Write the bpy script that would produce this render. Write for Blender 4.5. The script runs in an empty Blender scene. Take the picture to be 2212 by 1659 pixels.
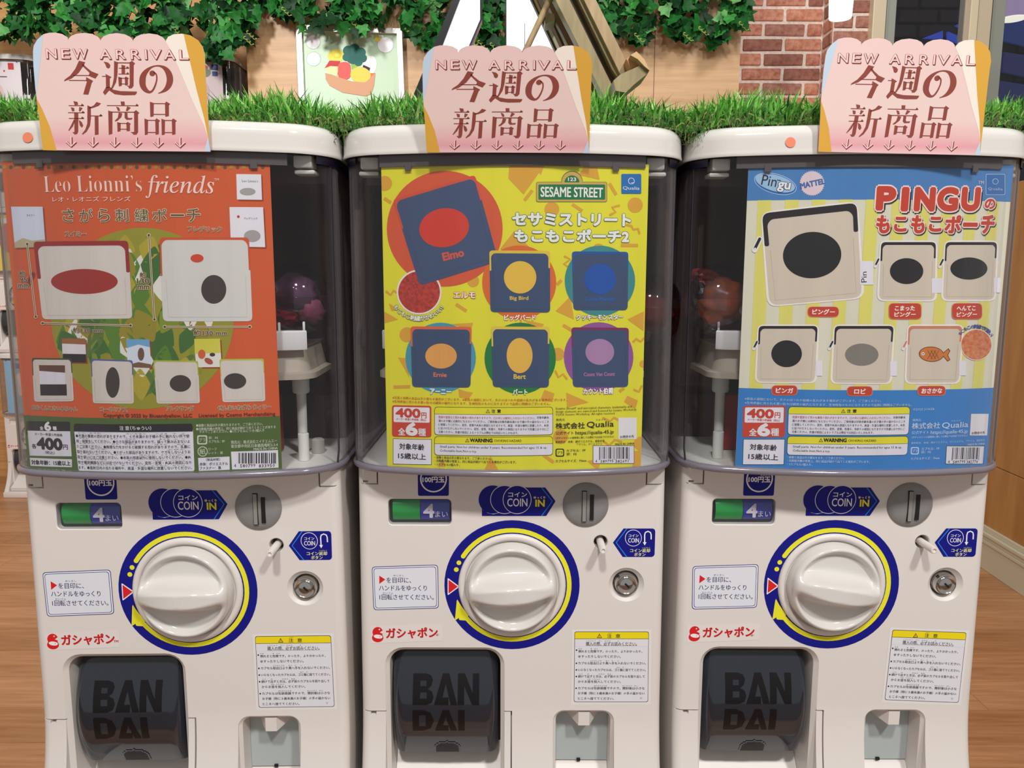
import bpy, bmesh, math, random
from mathutils import Vector, Matrix
from mathutils.geometry import tessellate_polygon
R = math.radians
rnd = random.Random(7)
SC = bpy.context.scene
COL = SC.collection

# ---------------------------------------------------------------- camera, world, lamps, exposure
F, TH, ROLL, DC, PX, PY = 1686.5, R(8.1746), R(0.1414), 0.70, 1106.0, 829.5
cam = bpy.data.cameras.new('camera')
cam.sensor_width = 36.0
cam.lens = 36.0 * F / 2212.0
cam.clip_start = 0.01
camo = bpy.data.objects.new('camera', cam)
COL.objects.link(camo)
camo.matrix_world = Matrix.Translation((0, -DC, 0)) @ Matrix.Rotation(R(90) - TH, 4, 'X') @ Matrix.Rotation(ROLL, 4, 'Z')
SC.camera = camo
vs = SC.view_settings
SC.display_settings.display_device = 'sRGB'
vs.view_transform = 'Standard'; vs.look = 'None'; vs.gamma = 1.0; vs.use_curve_mapping = False
vs.exposure = 0.0
SC.cycles.transparent_max_bounces = 24
SC.cycles.max_bounces = 8
w = bpy.data.worlds.new('room_light'); SC.world = w; w.use_nodes = True
bg = w.node_tree.nodes['Background']
bg.inputs[0].default_value = (1.0, 0.98, 0.96, 1); bg.inputs[1].default_value = 0.37

def lamp(name, loc, target, size, power, col=(1, .975, .94), shape='DISK', spread=180):
    l = bpy.data.lights.new(name, 'AREA'); l.shape = shape; l.size = size; l.energy = power; l.color = col
    l.spread = R(spread)
    o = bpy.data.objects.new(name, l); COL.objects.link(o); o.location = loc
    o.rotation_euler = (Vector(target) - Vector(loc)).to_track_quat('-Z', 'Y').to_euler()
    return o
lamp('ceiling_lamp', (0.95, -1.75, 1.75), (0, 0, -.2), 0.22, 37)
lamp('ceiling_lamp', (-0.12, -1.75, 1.85), (0, 0, -.2), 0.22, 35)
lamp('ceiling_lamp', (-1.5, 0.6, 1.7), (-1.7, 3.2, .7), 0.35, 50)
lamp('ceiling_lamp', (-0.3, 1.3, 1.8), (-0.3, 3.1, .8), 0.35, 8)
lamp('ceiling_lamp', (1.2, 1.7, 1.75), (1.4, 3.3, .9), 0.35, 11)
lamp('ceiling_lamp', (0.2, 0.25, 1.7), (0.0, 0.1, 0), 0.5, 6)

# ---------------------------------------------------------------- materials
def s2l(c):
    return tuple((x / 255 / 12.92 if x / 255 <= .04045 else ((x / 255 + .055) / 1.055) ** 2.4) for x in c)
MATS = {}
def mat(name, rgb, rough=.5, metal=0., spec=.5, emit=None, estr=1., coat=0., noise=0., nscale=30., stretch=(1, 1, 1), rgb2=None, bump=0., trans=0.):
    if name in MATS: return MATS[name]
    m = bpy.data.materials.new(name); m.use_nodes = True
    nt = m.node_tree; b = nt.nodes['Principled BSDF']
    b.inputs['Base Color'].default_value = (*s2l(rgb), 1)
    b.inputs['Roughness'].default_value = rough
    b.inputs['Metallic'].default_value = metal
    b.inputs['Specular IOR Level'].default_value = spec
    b.inputs['Coat Weight'].default_value = coat
    b.inputs['Transmission Weight'].default_value = trans
    if emit is not None:
        b.inputs['Emission Color'].default_value = (*s2l(emit), 1); b.inputs['Emission Strength'].default_value = estr
    if noise > 0 or rgb2 is not None or bump > 0:
        tc = nt.nodes.new('ShaderNodeTexCoord'); mp = nt.nodes.new('ShaderNodeMapping')
        mp.inputs['Scale'].default_value = stretch
        nz = nt.nodes.new('ShaderNodeTexNoise'); nz.inputs['Scale'].default_value = nscale
        nz.inputs['Detail'].default_value = 6; nz.inputs['Roughness'].default_value = .6
        nt.links.new(tc.outputs['Object'], mp.inputs[0]); nt.links.new(mp.outputs[0], nz.inputs['Vector'])
        if noise > 0 or rgb2 is not None:
            r = nt.nodes.new('ShaderNodeValToRGB')
            c2 = rgb2 or tuple(x * (1 - noise) for x in rgb)
            r.color_ramp.elements[0].position = .35; r.color_ramp.elements[1].position = .65
            r.color_ramp.elements[0].color = (*s2l(c2), 1); r.color_ramp.elements[1].color = (*s2l(rgb), 1)
            nt.links.new(nz.outputs['Fac'], r.inputs[0]); nt.links.new(r.outputs[0], b.inputs['Base Color'])
        if bump > 0:
            bp = nt.nodes.new('ShaderNodeBump'); bp.inputs['Strength'].default_value = bump; bp.inputs['Distance'].default_value = .002
            nt.links.new(nz.outputs['Fac'], bp.inputs['Height']); nt.links.new(bp.outputs[0], b.inputs['Normal'])
    MATS[name] = m
    return m

def clear_mat(name, tint, rough=.03, ior=1.45, gain=1.0, haze=0.):
    if name in MATS: return MATS[name]
    m = bpy.data.materials.new(name); m.use_nodes = True
    nt = m.node_tree; nt.nodes.remove(nt.nodes['Principled BSDF'])
    out = nt.nodes['Material Output']
    t = nt.nodes.new('ShaderNodeBsdfTransparent'); t.inputs[0].default_value = (*tint, 1)
    g = nt.nodes.new('ShaderNodeBsdfGlossy'); g.inputs['Roughness'].default_value = rough
    fr = nt.nodes.new('ShaderNodeFresnel'); ge = nt.nodes.new('ShaderNodeNewGeometry'); mr = nt.nodes.new('ShaderNodeMapRange')
    mr.inputs['To Min'].default_value = ior; mr.inputs['To Max'].default_value = 1 / ior
    nt.links.new(ge.outputs['Backfacing'], mr.inputs['Value']); nt.links.new(mr.outputs[0], fr.inputs[0])
    mu = nt.nodes.new('ShaderNodeMath'); mu.operation = 'MULTIPLY'; mu.inputs[1].default_value = gain; mu.use_clamp = True
    mx = nt.nodes.new('ShaderNodeMixShader')
    nt.links.new(fr.outputs[0], mu.inputs[0]); nt.links.new(mu.outputs[0], mx.inputs[0])
    nt.links.new(t.outputs[0], mx.inputs[1]); nt.links.new(g.outputs[0], mx.inputs[2])
    last = mx
    if haze > 0:  # grey haze and upright streaks of reflection, mixed into the colour at grazing angles
        lw = nt.nodes.new('ShaderNodeLayerWeight'); lw.inputs[0].default_value = .5
        pw = nt.nodes.new('ShaderNodeMath'); pw.operation = 'POWER'; pw.inputs[1].default_value = 2.3
        tc = nt.nodes.new('ShaderNodeTexCoord'); mp = nt.nodes.new('ShaderNodeMapping'); mp.inputs['Scale'].default_value = (160, 160, 1.2)
        nz = nt.nodes.new('ShaderNodeTexNoise'); nz.inputs['Scale'].default_value = 1.0; nz.inputs['Detail'].default_value = 3
        m3 = nt.nodes.new('ShaderNodeMapRange'); m3.inputs['From Min'].default_value = .35; m3.inputs['From Max'].default_value = .65; m3.inputs['To Min'].default_value = .35 * haze; m3.inputs['To Max'].default_value = haze
        m4 = nt.nodes.new('ShaderNodeMath'); m4.operation = 'MULTIPLY'; m4.use_clamp = True
        df = nt.nodes.new('ShaderNodeBsdfDiffuse'); df.inputs[0].default_value = (.34, .315, .315, 1)
        m5 = nt.nodes.new('ShaderNodeMixShader')
        nt.links.new(lw.outputs['Facing'], pw.inputs[0]); nt.links.new(tc.outputs['Object'], mp.inputs[0]); nt.links.new(mp.outputs[0], nz.inputs['Vector'])
        nt.links.new(nz.outputs['Fac'], m3.inputs['Value']); nt.links.new(m3.outputs[0], m4.inputs[0]); nt.links.new(pw.outputs[0], m4.inputs[1])
        nt.links.new(m4.outputs[0], m5.inputs[0]); nt.links.new(mx.outputs[0], m5.inputs[1]); nt.links.new(df.outputs[0], m5.inputs[2]); last = m5
    nt.links.new(last.outputs[0], out.inputs[0])
    MATS[name] = m
    return m

def ink(rgb, rough=.55):
    return mat('ink_%d_%d_%d' % tuple(int(x) for x in rgb), rgb, rough, spec=.3)

# ---------------------------------------------------------------- pixel ray -> point on a plane of the real place
CR, SR, CT, ST = math.cos(ROLL), math.sin(ROLL), math.cos(TH), math.sin(TH)
def ray(px, py):
    du, dv = px - PX, py - PY
    u = du * CR + dv * SR; v = -du * SR + dv * CR
    return Vector((u, F * CT - v * ST, -F * ST - v * CT)).normalized()
def at(px, py, Y):
    d = ray(px, py); t = (Y + DC) / d.y
    return Vector((0, -DC, 0)) + d * t
def atz(px, py, z):
    d = ray(px, py); return Vector((0, -DC, 0)) + d * (z / d.z)
POSE = [(-.2994, -.0126, 1.35), (0, 0, 0.), (.3015, .0029, -.2)]     # where the three machines stand, turn in degrees
def mray(px, py, k):
    x, y, a = POSE[k]
    M = Matrix.Rotation(-R(a), 4, 'Z') @ Matrix.Translation((-x, -y, 0))
    o = M @ Vector((0, -DC, 0)); d = M.to_3x3() @ ray(px, py)
    return o, d
def mat_plane(px, py, k=1, y=0.):
    o, d = mray(px, py, k); t = (y - o.y) / d.y; p = o + d * t
    return p.x, p.z
# poster sheet: cylinder of radius RP, front at y = YP
RP, YP = .4465, -.0362
def on_poster(px, py, k):
    o, d = mray(px, py, k); cy = YP + RP
    a = d.x ** 2 + d.y ** 2; b = 2 * (o.x * d.x + (o.y - cy) * d.y); c = o.x ** 2 + (o.y - cy) ** 2 - RP ** 2
    t = (-b - math.sqrt(b * b - 4 * a * c)) / (2 * a); p = o + d * t
    return RP * math.asin(p.x / RP), p.z
def surf_poster(s, z, h): return ((RP + h) * math.sin(s / RP), YP + RP - (RP + h) * math.cos(s / RP), z)
def surf_front(s, z, h): return (s, -h, z)

# ---------------------------------------------------------------- object helpers
ZB = .56        # the camera height above a machine's base
def link(o, parent=None):
    COL.objects.link(o)
    if parent is not None: o.parent = parent
    return o
def tag(o, label=None, cat=None, group=None, kind=None):
    if label: o['label'] = label
    if cat: o['category'] = cat
    if group: o['group'] = group
    if kind: o['kind'] = kind
    return o
def empty(name, loc, rz=0., label=None, cat=None, group=None):
    o = bpy.data.objects.new(name, None); o.location = loc; o.rotation_euler = (0, 0, rz); o.empty_display_size = .05
    COL.objects.link(o); tag(o, label, cat, group); return o
def finish(me, smooth):
    if smooth is None: return
    me.polygons.foreach_set('use_smooth', [True] * len(me.polygons))
    if smooth < 180:
        bm = bmesh.new(); bm.from_mesh(me); th = R(smooth)
        for e in bm.edges:
            if len(e.link_faces) == 2:
                e.smooth = e.calc_face_angle(0) < th
            else: e.smooth = False
        bm.to_mesh(me); bm.free()
def mesh(name, V, Fc, mats, parent=None, smooth=None, mi=None, off=(0, 0, 0), fix=False):
    me = bpy.data.meshes.new(name)
    me.from_pydata([(v[0] + off[0], v[1] + off[1], v[2] + off[2]) for v in V], [], Fc)
    for m in (mats if isinstance(mats, (list, tuple)) else [mats]): me.materials.append(m)
    if mi: me.polygons.foreach_set('material_index', mi)
    if fix:
        bm = bmesh.new(); bm.from_mesh(me); bmesh.ops.recalc_face_normals(bm, faces=bm.faces); bm.to_mesh(me); bm.free()
    finish(me, smooth); me.update()
    return link(bpy.data.objects.new(name, me), parent)
def box(c, s):
    x, y, z = c; a, b, d = s[0] / 2, s[1] / 2, s[2] / 2
    V = [(x + i * a, y + j * b, z + k * d) for i in (-1, 1) for j in (-1, 1) for k in (-1, 1)]
    return V, [(0, 1, 3, 2), (4, 6, 7, 5), (0, 4, 5, 1), (2, 3, 7, 6), (0, 2, 6, 4), (1, 5, 7, 3)]
def bbox(x0, x1, y0, y1, z0, z1): return box(((x0 + x1) / 2, (y0 + y1) / 2, (z0 + z1) / 2), (x1 - x0, y1 - y0, z1 - z0))
def join(*parts):
    V, Fc = [], []
    for v, f in parts:
        n = len(V); V += [tuple(p) for p in v]; Fc += [tuple(i + n for i in q) for q in f]
    return V, Fc
def loft(loops, cap0=True, cap1=True, closed=True):
    n = len(loops[0]); V = [tuple(p) for l in loops for p in l]; Fc = []
    for i in range(len(loops) - 1):
        for j in range(n if closed else n - 1):
            k = (j + 1) % n
            Fc.append((i * n + j, i * n + k, (i + 1) * n + k, (i + 1) * n + j))
    if cap0: Fc.append(tuple(range(n))[::-1])
    if cap1: Fc.append(tuple((len(loops) - 1) * n + j for j in range(n)))
    return V, Fc
def bevel_box(x0, x1, y0, y1, z0, z1, r=.002, seg=2):
    bm = bmesh.new(); V, Fc = bbox(x0, x1, y0, y1, z0, z1)
    vs_ = [bm.verts.new(v) for v in V]
    for f in Fc: bm.faces.new([vs_[i] for i in f])
    bmesh.ops.recalc_face_normals(bm, faces=bm.faces)
    bmesh.ops.bevel(bm, geom=bm.edges[:], offset=r, segments=seg, affect='EDGES', profile=.5)
    bm.verts.index_update()
    out = [tuple(v.co) for v in bm.verts], [tuple(v.index for v in f.verts) for f in bm.faces]
    bm.free(); return out
def tube(pts, r, n=8, r1=None, cap=True):
    pts = [Vector(p) for p in pts]; L = []
    for i, p in enumerate(pts):
        a = pts[max(i - 1, 0)]; b = pts[min(i + 1, len(pts) - 1)]
        t = (b - a).normalized(); up = Vector((0, 0, 1)) if abs(t.z) < .9 else Vector((1, 0, 0))
        x = t.cross(up).normalized(); y = t.cross(x)
        rr = r if r1 is None else r + (r1 - r) * i / (len(pts) - 1)
        L.append([p + x * rr * math.cos(2 * math.pi * j / n) + y * rr * math.sin(2 * math.pi * j / n) for j in range(n)])
    return loft(L, cap, cap)
def lathe(prof, c, axis='Z', n=32):
    L = []
    for r_, h in prof:
        l = []
        for j in range(n):
            a = 2 * math.pi * j / n
            if axis == 'Z': l.append((c[0] + r_ * math.cos(a), c[1] + r_ * math.sin(a), c[2] + h))
            else: l.append((c[0] + r_ * math.cos(a), c[1] - h, c[2] + r_ * math.sin(a)))
        L.append(l)
    return loft(L)
def rrect(x0, x1, z0, z1, r, d=0., n=6):
    """rounded rectangle loop in x,z grown by d"""
    x0 -= d; x1 += d; z0 -= d; z1 += d; r = max(r + d, .0003); P = []
    for cx, cz, a0 in ((x1 - r, z1 - r, 0), (x0 + r, z1 - r, 90), (x0 + r, z0 + r, 180), (x1 - r, z0 + r, 270)):
        for i in range(n + 1):
            a = R(a0 + 90 * i / n); P.append((cx + r * math.cos(a), cz + r * math.sin(a)))
    return P
def circ(cx, cz, r, n=40, a0=0): return [(cx + r * math.cos(2 * math.pi * i / n + a0), cz + r * math.sin(2 * math.pi * i / n + a0)) for i in range(n)]
def copy_tree(o, parent=None, skip=()):
    c = o.copy(); COL.objects.link(c); c.parent = parent
    for ch in o.children:
        if ch.name.split('.')[0] in skip: continue
        copy_tree(ch, c, skip)
    return c

# ---------------------------------------------------------------- flat print laid on a surface
TXT = {}
def glyphs(s, off, res):
    k = (s, off, res)
    if k not in TXT:
        c = bpy.data.curves.new('t', 'FONT'); c.body = s; c.offset = off; c.resolution_u = res
        o = bpy.data.objects.new('t', c); m = bpy.data.meshes.new_from_object(o)
        TXT[k] = ([(v.co.x, v.co.y) for v in m.vertices], [tuple(p.vertices) for p in m.polygons])
        bpy.data.objects.remove(o); bpy.data.curves.remove(c); bpy.data.meshes.remove(m)
    return TXT[k]
def inset(P, r):   # corner rounding of a polygon
    out = []; n = len(P)
    for i in range(n):
        a, b, c = Vector(P[i - 1]), Vector(P[i]), Vector(P[(i + 1) % n])
        u, v = (a - b), (c - b); q = min(r, u.length * .45, v.length * .45)
        p0 = b + u.normalized() * q; p1 = b + v.normalized() * q
        for t in (0, .25, .5, .75, 1): out.append(tuple(p0 * (1 - t) ** 2 + b * 2 * t * (1 - t) + p1 * t * t))
    return out
class Print:
    def __init__(s, surf, px, slab=.008, step=.00005, h0=.0001):
        s.surf, s.px, s.slab, s.step, s.h0, s.parts, s.clip = surf, px, slab, step, h0, {}, None
    def _add(s, part, tris, h, m):
        V, Fc, M, I = s.parts.setdefault(part, ([], [], [], []))
        if m not in M: M.append(m)
        i = M.index(m)
        for T in tris:
            if s.clip:
                for ax, sg, lim in ((0, 1, s.clip[0]), (0, -1, s.clip[1]), (1, 1, s.clip[2]), (1, -1, s.clip[3])):
                    o = []
                    for q in range(len(T)):
                        a, b = T[q - 1], T[q]; da, db = sg * (a[ax] - lim), sg * (b[ax] - lim)
                        if (da >= 0) != (db >= 0): t = da / (da - db); o.append((a[0] + (b[0] - a[0]) * t, a[1] + (b[1] - a[1]) * t))
                        if db >= 0: o.append(b)
                    T = o
                    if len(T) < 3: break
                if len(T) < 3: continue
            lo = min(p[0] for p in T); hi = max(p[0] for p in T); cells = [T]
            if s.slab and hi - lo > s.slab:
                cells = []; k0 = math.floor(lo / s.slab); k1 = math.ceil(hi / s.slab)
                for k in range(k0, k1):
                    c = T
                    for sg, lim in ((1, k * s.slab), (-1, (k + 1) * s.slab)):
                        o = []
                        for q in range(len(c)):
                            a, b = c[q - 1], c[q]; da, db = sg * (a[0] - lim), sg * (b[0] - lim)
                            if (da >= 0) != (db >= 0):
                                t = da / (da - db); o.append((a[0] + (b[0] - a[0]) * t, a[1] + (b[1] - a[1]) * t))
                            if db >= 0: o.append(b)
                        c = o
                        if len(c) < 3: break
                    if len(c) >= 3: cells.append(c)
            for c in cells:
                n = len(V); V += [s.surf(p[0], p[1], h) for p in c]; Fc.append(tuple(range(n, n + len(c)))); I.append(i)
    def poly(s, P, rgb, layer=1, part='picture', raw=False, holes=()):
        Q = [Vector((*(p if raw else s.px(*p)), 0)) for p in P]
        Hs = [[Vector((*(p if raw else s.px(*p)), 0)) for p in h] for h in holes]
        allp = Q + [p for h in Hs for p in h]
        tr = tessellate_polygon([Q] + Hs)
        tris = [[(allp[i].x, allp[i].y) for i in t] for t in tr]
        tris = [t if (t[1][0] - t[0][0]) * (t[2][1] - t[0][1]) - (t[1][1] - t[0][1]) * (t[2][0] - t[0][0]) > 0 else t[::-1] for t in tris]
        s._add(part, tris, s.h0 + layer * s.step, rgb if not isinstance(rgb, tuple) else ink(rgb))
    def rect(s, x0, y0, x1, y1, rgb, layer=1, part='picture', r=0, tilt=0):
        P = [(x0, y0), (x0, y1), (x1, y1 + tilt), (x1, y0 + tilt)]
        s.poly(inset(P, r) if r else P, rgb, layer, part)
    def disc(s, cx, cy, rx, rgb, layer=1, part='picture', ry=None, ang=0, n=40):
        ry = ry or rx; a = R(ang)
        P = [(cx + rx * math.cos(t) * math.cos(a) - ry * math.sin(t) * math.sin(a), cy + rx * math.cos(t) * math.sin(a) + ry * math.sin(t) * math.cos(a)) for t in (2 * math.pi * i / n for i in range(n))]
        s.poly(P, rgb, layer, part)
    def line(s, pts, wd, rgb, layer=1, part='picture', w1=None, caps=True):
        L, Rr = [], []
        n = len(pts)
        for i, p in enumerate(pts):
            a = Vector(pts[max(i - 1, 0)]); b = Vector(pts[min(i + 1, n - 1)]); t = (b - a).normalized()
            hw = (wd if w1 is None else wd + (w1 - wd) * i / max(n - 1, 1)) / 2
            L.append((p[0] - t.y * hw, p[1] + t.x * hw)); Rr.append((p[0] + t.y * hw, p[1] - t.x * hw))
        for i in range(n - 1): s.poly([L[i], L[i + 1], Rr[i + 1], Rr[i]], rgb, layer, part)
        if caps:
            s.disc(*pts[0], wd / 2, rgb, layer + .2, part, n=10); s.disc(*pts[-1], (wd if w1 is None else w1) / 2, rgb, layer + .2, part, n=10)
    def text(s, t, x0, x1, yc, hh, rgb, layer=3, part='lettering', off=0., out=None, outw=.06, rot=False, res=None, y1=None, sh=None, em=False):
        """ink of t from x0 to x1 (pixels), middle height yc (at x1: y1), ink height hh"""
        ya, yb = yc, (yc if y1 is None else y1)
        A = Vector(s.px(x0, ya)); B = Vector(s.px(x1, yb))
        if y1 is None: A.y = B.y = (A.y + B.y) / 2
        xm = (x0 + x1) / 2; ym = (ya + yb) / 2
        Hh = abs(s.px(xm, ym - hh / 2)[1] - s.px(xm, ym + hh / 2)[1])
        res = res or (1 if hh < 7.5 else 3 if hh < 30 else 4)
        V0, _ = glyphs(t, 0., res)
        if not V0: return
        mnx, mxx = min(v[0] for v in V0), max(v[0] for v in V0); mny, mxy = min(v[1] for v in V0), max(v[1] for v in V0)
        if em: mnx, mxx, mny, mxy = 0., 1., -.12, .88
        ux = (B - A) / (mxx - mnx); nrm = Vector((-(B - A).y, (B - A).x)).normalized() * Hh / max(mxy - mny, 1e-6)
        C0 = A
        def put(off, rgb, layer, d=(0, 0)):
            V, Fc = glyphs(t, min(off, 0), res)
            W = [C0 + ux * (v[0] - mnx) + nrm * (v[1] - (mny + mxy) / 2) for v in V]
            m = rgb if not isinstance(rgb, tuple) else ink(rgb); sl = s.slab
            if Hh < .006: s.slab = None
            q = off * nrm.length; sh_ = [(0, 0)]          # heavier strokes: the glyph repeated a hair aside, in the same ink
            if q > 1.5e-5:
                nd = 10 if q > 2.2e-4 else 6 if q > 8e-5 else 2
                sh_ = [(q * math.cos(2 * math.pi * j / nd), q * math.sin(2 * math.pi * j / nd)) for j in range(nd)] + ([(0, 0)] if nd > 2 else [])
            for j, (a, b) in enumerate(sh_):
                s._add(part, [[(W[i].x + d[0] + a, W[i].y + d[1] + b) for i in f] for f in Fc], s.h0 + layer * s.step + j * 3e-6, m)
            s.slab = sl
        if sh: put(outw, sh[0], layer - .5, (sh[1] * 4e-4, -sh[2] * 4e-4))
        if out: put(outw, out, layer)
        put(off, rgb, layer + (1 if out else 0))
    def build(s, parent, off=(0, 0, 0), label=None):
        obs = {}
        for k, (V, Fc, M, I) in s.parts.items():
            obs[k] = mesh(k.rstrip('0123456789'), V, Fc, M, parent, None, I, off)
        return obs
BLK = (30, 28, 30); WHT = (238, 236, 236)
def warn_tri(pr, cx, cy, h, layer, fill=(240, 225, 40)):
    pr.poly([(cx, cy - h * .55), (cx - h * .6, cy + h * .5), (cx + h * .6, cy + h * .5)], BLK, layer, 'lettering')
    pr.poly([(cx, cy - h * .32), (cx - h * .4, cy + h * .38), (cx + h * .4, cy + h * .38)], fill, layer + .5, 'lettering')
    pr.line([(cx, cy - h * .15), (cx, cy + h * .12)], h * .12, BLK, layer + 1, 'lettering', caps=False)
    pr.disc(cx, cy + h * .27, h * .07, BLK, layer + 1, 'lettering', n=8)
def barcode(pr, x0, y0, x1, y1, seed, layer=3):
    q = random.Random(seed); x = 0; W = [q.choice((1, 1, 2, 3)) for _ in range(46)]; tot = sum(W); k = (x1 - x0) / tot
    for i, wd in enumerate(W):
        if i % 2 == 0: pr.rect(x0 + x * k, y0, x0 + (x + wd) * k, y1, BLK, layer, 'barcode')
        x += wd

# ================================================================ the capsule machine (local z = height over the base; drawn at camera-level z and lifted by ZB)
OFF = (0, 0, ZB)
plastic = mat('white_plastic', (222, 215, 210), .38, spec=.4)
plastic_gloss = mat('glossy_white_plastic', (216, 212, 207), .12, spec=.5, coat=.3)
plastic_pale = mat('pale_plastic', (214, 216, 205), .4)
inner_white = mat('tray_plastic', (226, 228, 220), .45)
smoke = mat('smoked_plastic', (38, 42, 50), .10, spec=.5, coat=.4)
emb = mat('smoked_letter_recess', (20, 17, 20), .3, spec=.3)
grey_plastic = mat('grey_plastic', (134, 133, 132), .3)
darkm = mat('dark_recess', (14, 12, 12), .6)
chrome = mat('chrome', (205, 202, 198), .12, metal=1.)
navy = mat('navy_seal', (22, 20, 44), .35)
rail = mat('rail_grey', (84, 78, 78), .3)
glassy = clear_mat('clear_dome_plastic', (.972, .968, .98), .02, 1.42, 1.0, .8)
rimm = mat('dome_rim_plastic', (118, 112, 122), .16, spec=.6, coat=.4)
brown_back = mat('dark_back_panel', (58, 44, 36), .5, noise=.25, nscale=6, stretch=(6, 1, .5))
blue_grey = mat('coin_cup_plastic', (176, 184, 184), .35)

def plan(d, ext=0., n1=14, n2=12, yb=.25):
    """dome outline seen from above (front arc, round corners, straight sides) grown by d"""
    Rf = .45 + d; cy = -.04 + .45; xs = .113; a = math.asin(xs / .45); r0_ = .0440; rc = r0_ + d
    P = [(Rf * math.sin(-a + 2 * a * i / n1), cy - Rf * math.cos(-a + 2 * a * i / n1)) for i in range(n1 + 1)]
    cx, cyy = xs - r0_ * math.sin(a), (-.04 + .45 - .45 * math.cos(a)) + r0_ * math.cos(a)
    Rt = [(cx + rc * math.cos(t), cyy - rc * math.sin(t)) for t in (math.pi / 2 - a - (math.pi / 2 - a) * i / n2 for i in range(1, n2 + 1))]
    xr = cx + rc
    back = [(xr, yb - .03), (xr - .01, yb - .006 + d), (xr - .03, yb + d)]
    L = P + Rt + back
    return L + [(-x, y) for x, y in reversed(back)] + [(-x, y) for x, y in reversed(Rt)]
def ring(d, z, **k): return [(x, y, z) for x, y in plan(d, **k)]

M_ = empty('capsule_toy_machine', (0, 0, -ZB))
# --- cabinet
def cab_loop(z, sh=0.):
    hw = .1426 + .0022 * (-.19 - z) / .29 - sh; yf = -.045 * (max(0, -.405 - z) / .155) ** 2 + sh; r = .009; yb = .25
    P = []
    for cx, cy, a0 in ((hw - r, yb - r, 0), (-hw + r, yb - r, 90), (-hw + r, yf + r, 180), (hw - r, yf + r, 270)):
        for i in range(6): a = R(a0 + 90 * i / 5); P.append((cx + r * math.cos(a), cy + r * math.sin(a), z))
    return P
zs = [-.56 + .155 * i / 14 for i in range(15)] + [-.30, -.1797]
V, Fc = loft([cab_loop(z) for z in zs] + [cab_loop(-.178, .0012)])
cab = mesh('cabinet', V, Fc, plastic, M_, None, None, OFF, True)
def cutter(x0, x1, z0, z1, r, depth, lip, n=6):
    L = []
    L.append([(x, -.08, z) for x, z in rrect(x0, x1, z0, z1, r, lip, n)])
    for i in range(5):
        a = R(90 * i / 4); L.append([(x, -.0 + lip * math.sin(a), z) for x, z in rrect(x0, x1, z0, z1, r, lip * (1 - math.sin(a)) if i == 4 else lip * (1 - math.sin(a)), n)])
    L.append([(x, depth, z) for x, z in rrect(x0, x1, z0, z1, r, 0, n)])
    return loft(L)
def ccut(cx, cz, r, depth, lip, n=36):
    L = [[(x, -.05, z) for x, z in circ(cx, cz, r + lip, n)]]
    for i in range(6):
        a = R(90 * i / 5); L.append([(x, lip * math.sin(a), z) for x, z in circ(cx, cz, r + lip * (1 - math.sin(a)), n)])
    L.append([(x, depth, z) for x, z in circ(cx, cz, r, n)])
    return loft(L)
fx0, fx1, fz1 = mat_plane(842, 1500)[0] , mat_plane(1081, 1500)[0], mat_plane(960, 1407)[1]
tx0, tx1, tz1 = .0432, .0962, mat_plane(1260, 1540)[1]
wx0, _ = mat_plane(839, 1106); wx1, _ = mat_plane(975, 1106); wz1 = mat_plane(900, 1078.5)[1]; wz0 = mat_plane(900, 1133.5)[1]
lkx, lkz = mat_plane(1353, 1263); bhx, bhz = mat_plane(1297.5, 1171)
dx, dz = mat_plane(1106, 1264.5); cx_, cz_ = mat_plane(1265, 1090)
seam = mat_plane(800, 1536)[1]; nz_ = mat_plane(800, 1045)[1]
n1x = mat_plane(815, 1030)[0]; n2x = mat_plane(1397, 1030)[0]
big = join(cutter(fx0, fx1, -.70, fz1, .014, .05, .004), cutter(tx0, tx1, -.70, tz1, .008, .026, .003),
           cutter(wx0, wx1, wz0, wz1, .004, .008, .0008), ccut(lkx, lkz, .0125, .012, .0042), ccut(bhx, bhz, .0064, .014, .0008))
g = .0007
x1105 = mat_plane(1104.5, 1600)[0]
gro = join(bbox(-.2, fx0 - .0035, -.2, .0035, seam - g, seam + g), bbox(fx1 + .0035, x1105 - g, -.2, .0035, seam - g, seam + g),
           bbox(x1105 - g, x1105 + g, -.2, .006, -.7, seam + g),
           bbox(n1x - g, n1x + g, -.2, .006, nz_ - g, -.1), bbox(-.2, n1x - g, -.2, .003, nz_ - g, nz_ + g),
           bbox(n2x - g, n2x + g, -.2, .006, nz_ - g, -.1), bbox(n2x + g, .2, -.2, .003, nz_ - g, nz_ + g))
pits = join(bbox(-.1375, -.1325, -.2, .006, nz_ + g, nz_ + .0032), bbox(-.1352, -.1298, -.2, .006, seam - .0038, seam - g))
def cut_with(o, *geos):
    tmp = []
    for i, G in enumerate(geos):
        c = mesh('cut', G[0], G[1], plastic, M_, None, None, OFF, True); tmp.append(c)
        md = o.modifiers.new('b', 'BOOLEAN'); md.operation = 'DIFFERENCE'; md.object = c; md.solver = 'EXACT'; md.use_self = i > 0
    bpy.context.view_layer.update(); dg = bpy.context.evaluated_depsgraph_get(); me = bpy.data.meshes.new_from_object(o.evaluated_get(dg))
    o.modifiers.clear(); old = o.data; o.data = me; bpy.data.meshes.remove(old)
    for c in tmp: d = c.data; bpy.data.objects.remove(c); bpy.data.meshes.remove(d)
cut_with(cab, big, gro, pits)
finish(cab.data, 32)
wn = cab.modifiers.new('weighted', 'WEIGHTED_NORMAL'); wn.keep_sharp = True; wn.weight = 80

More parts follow.
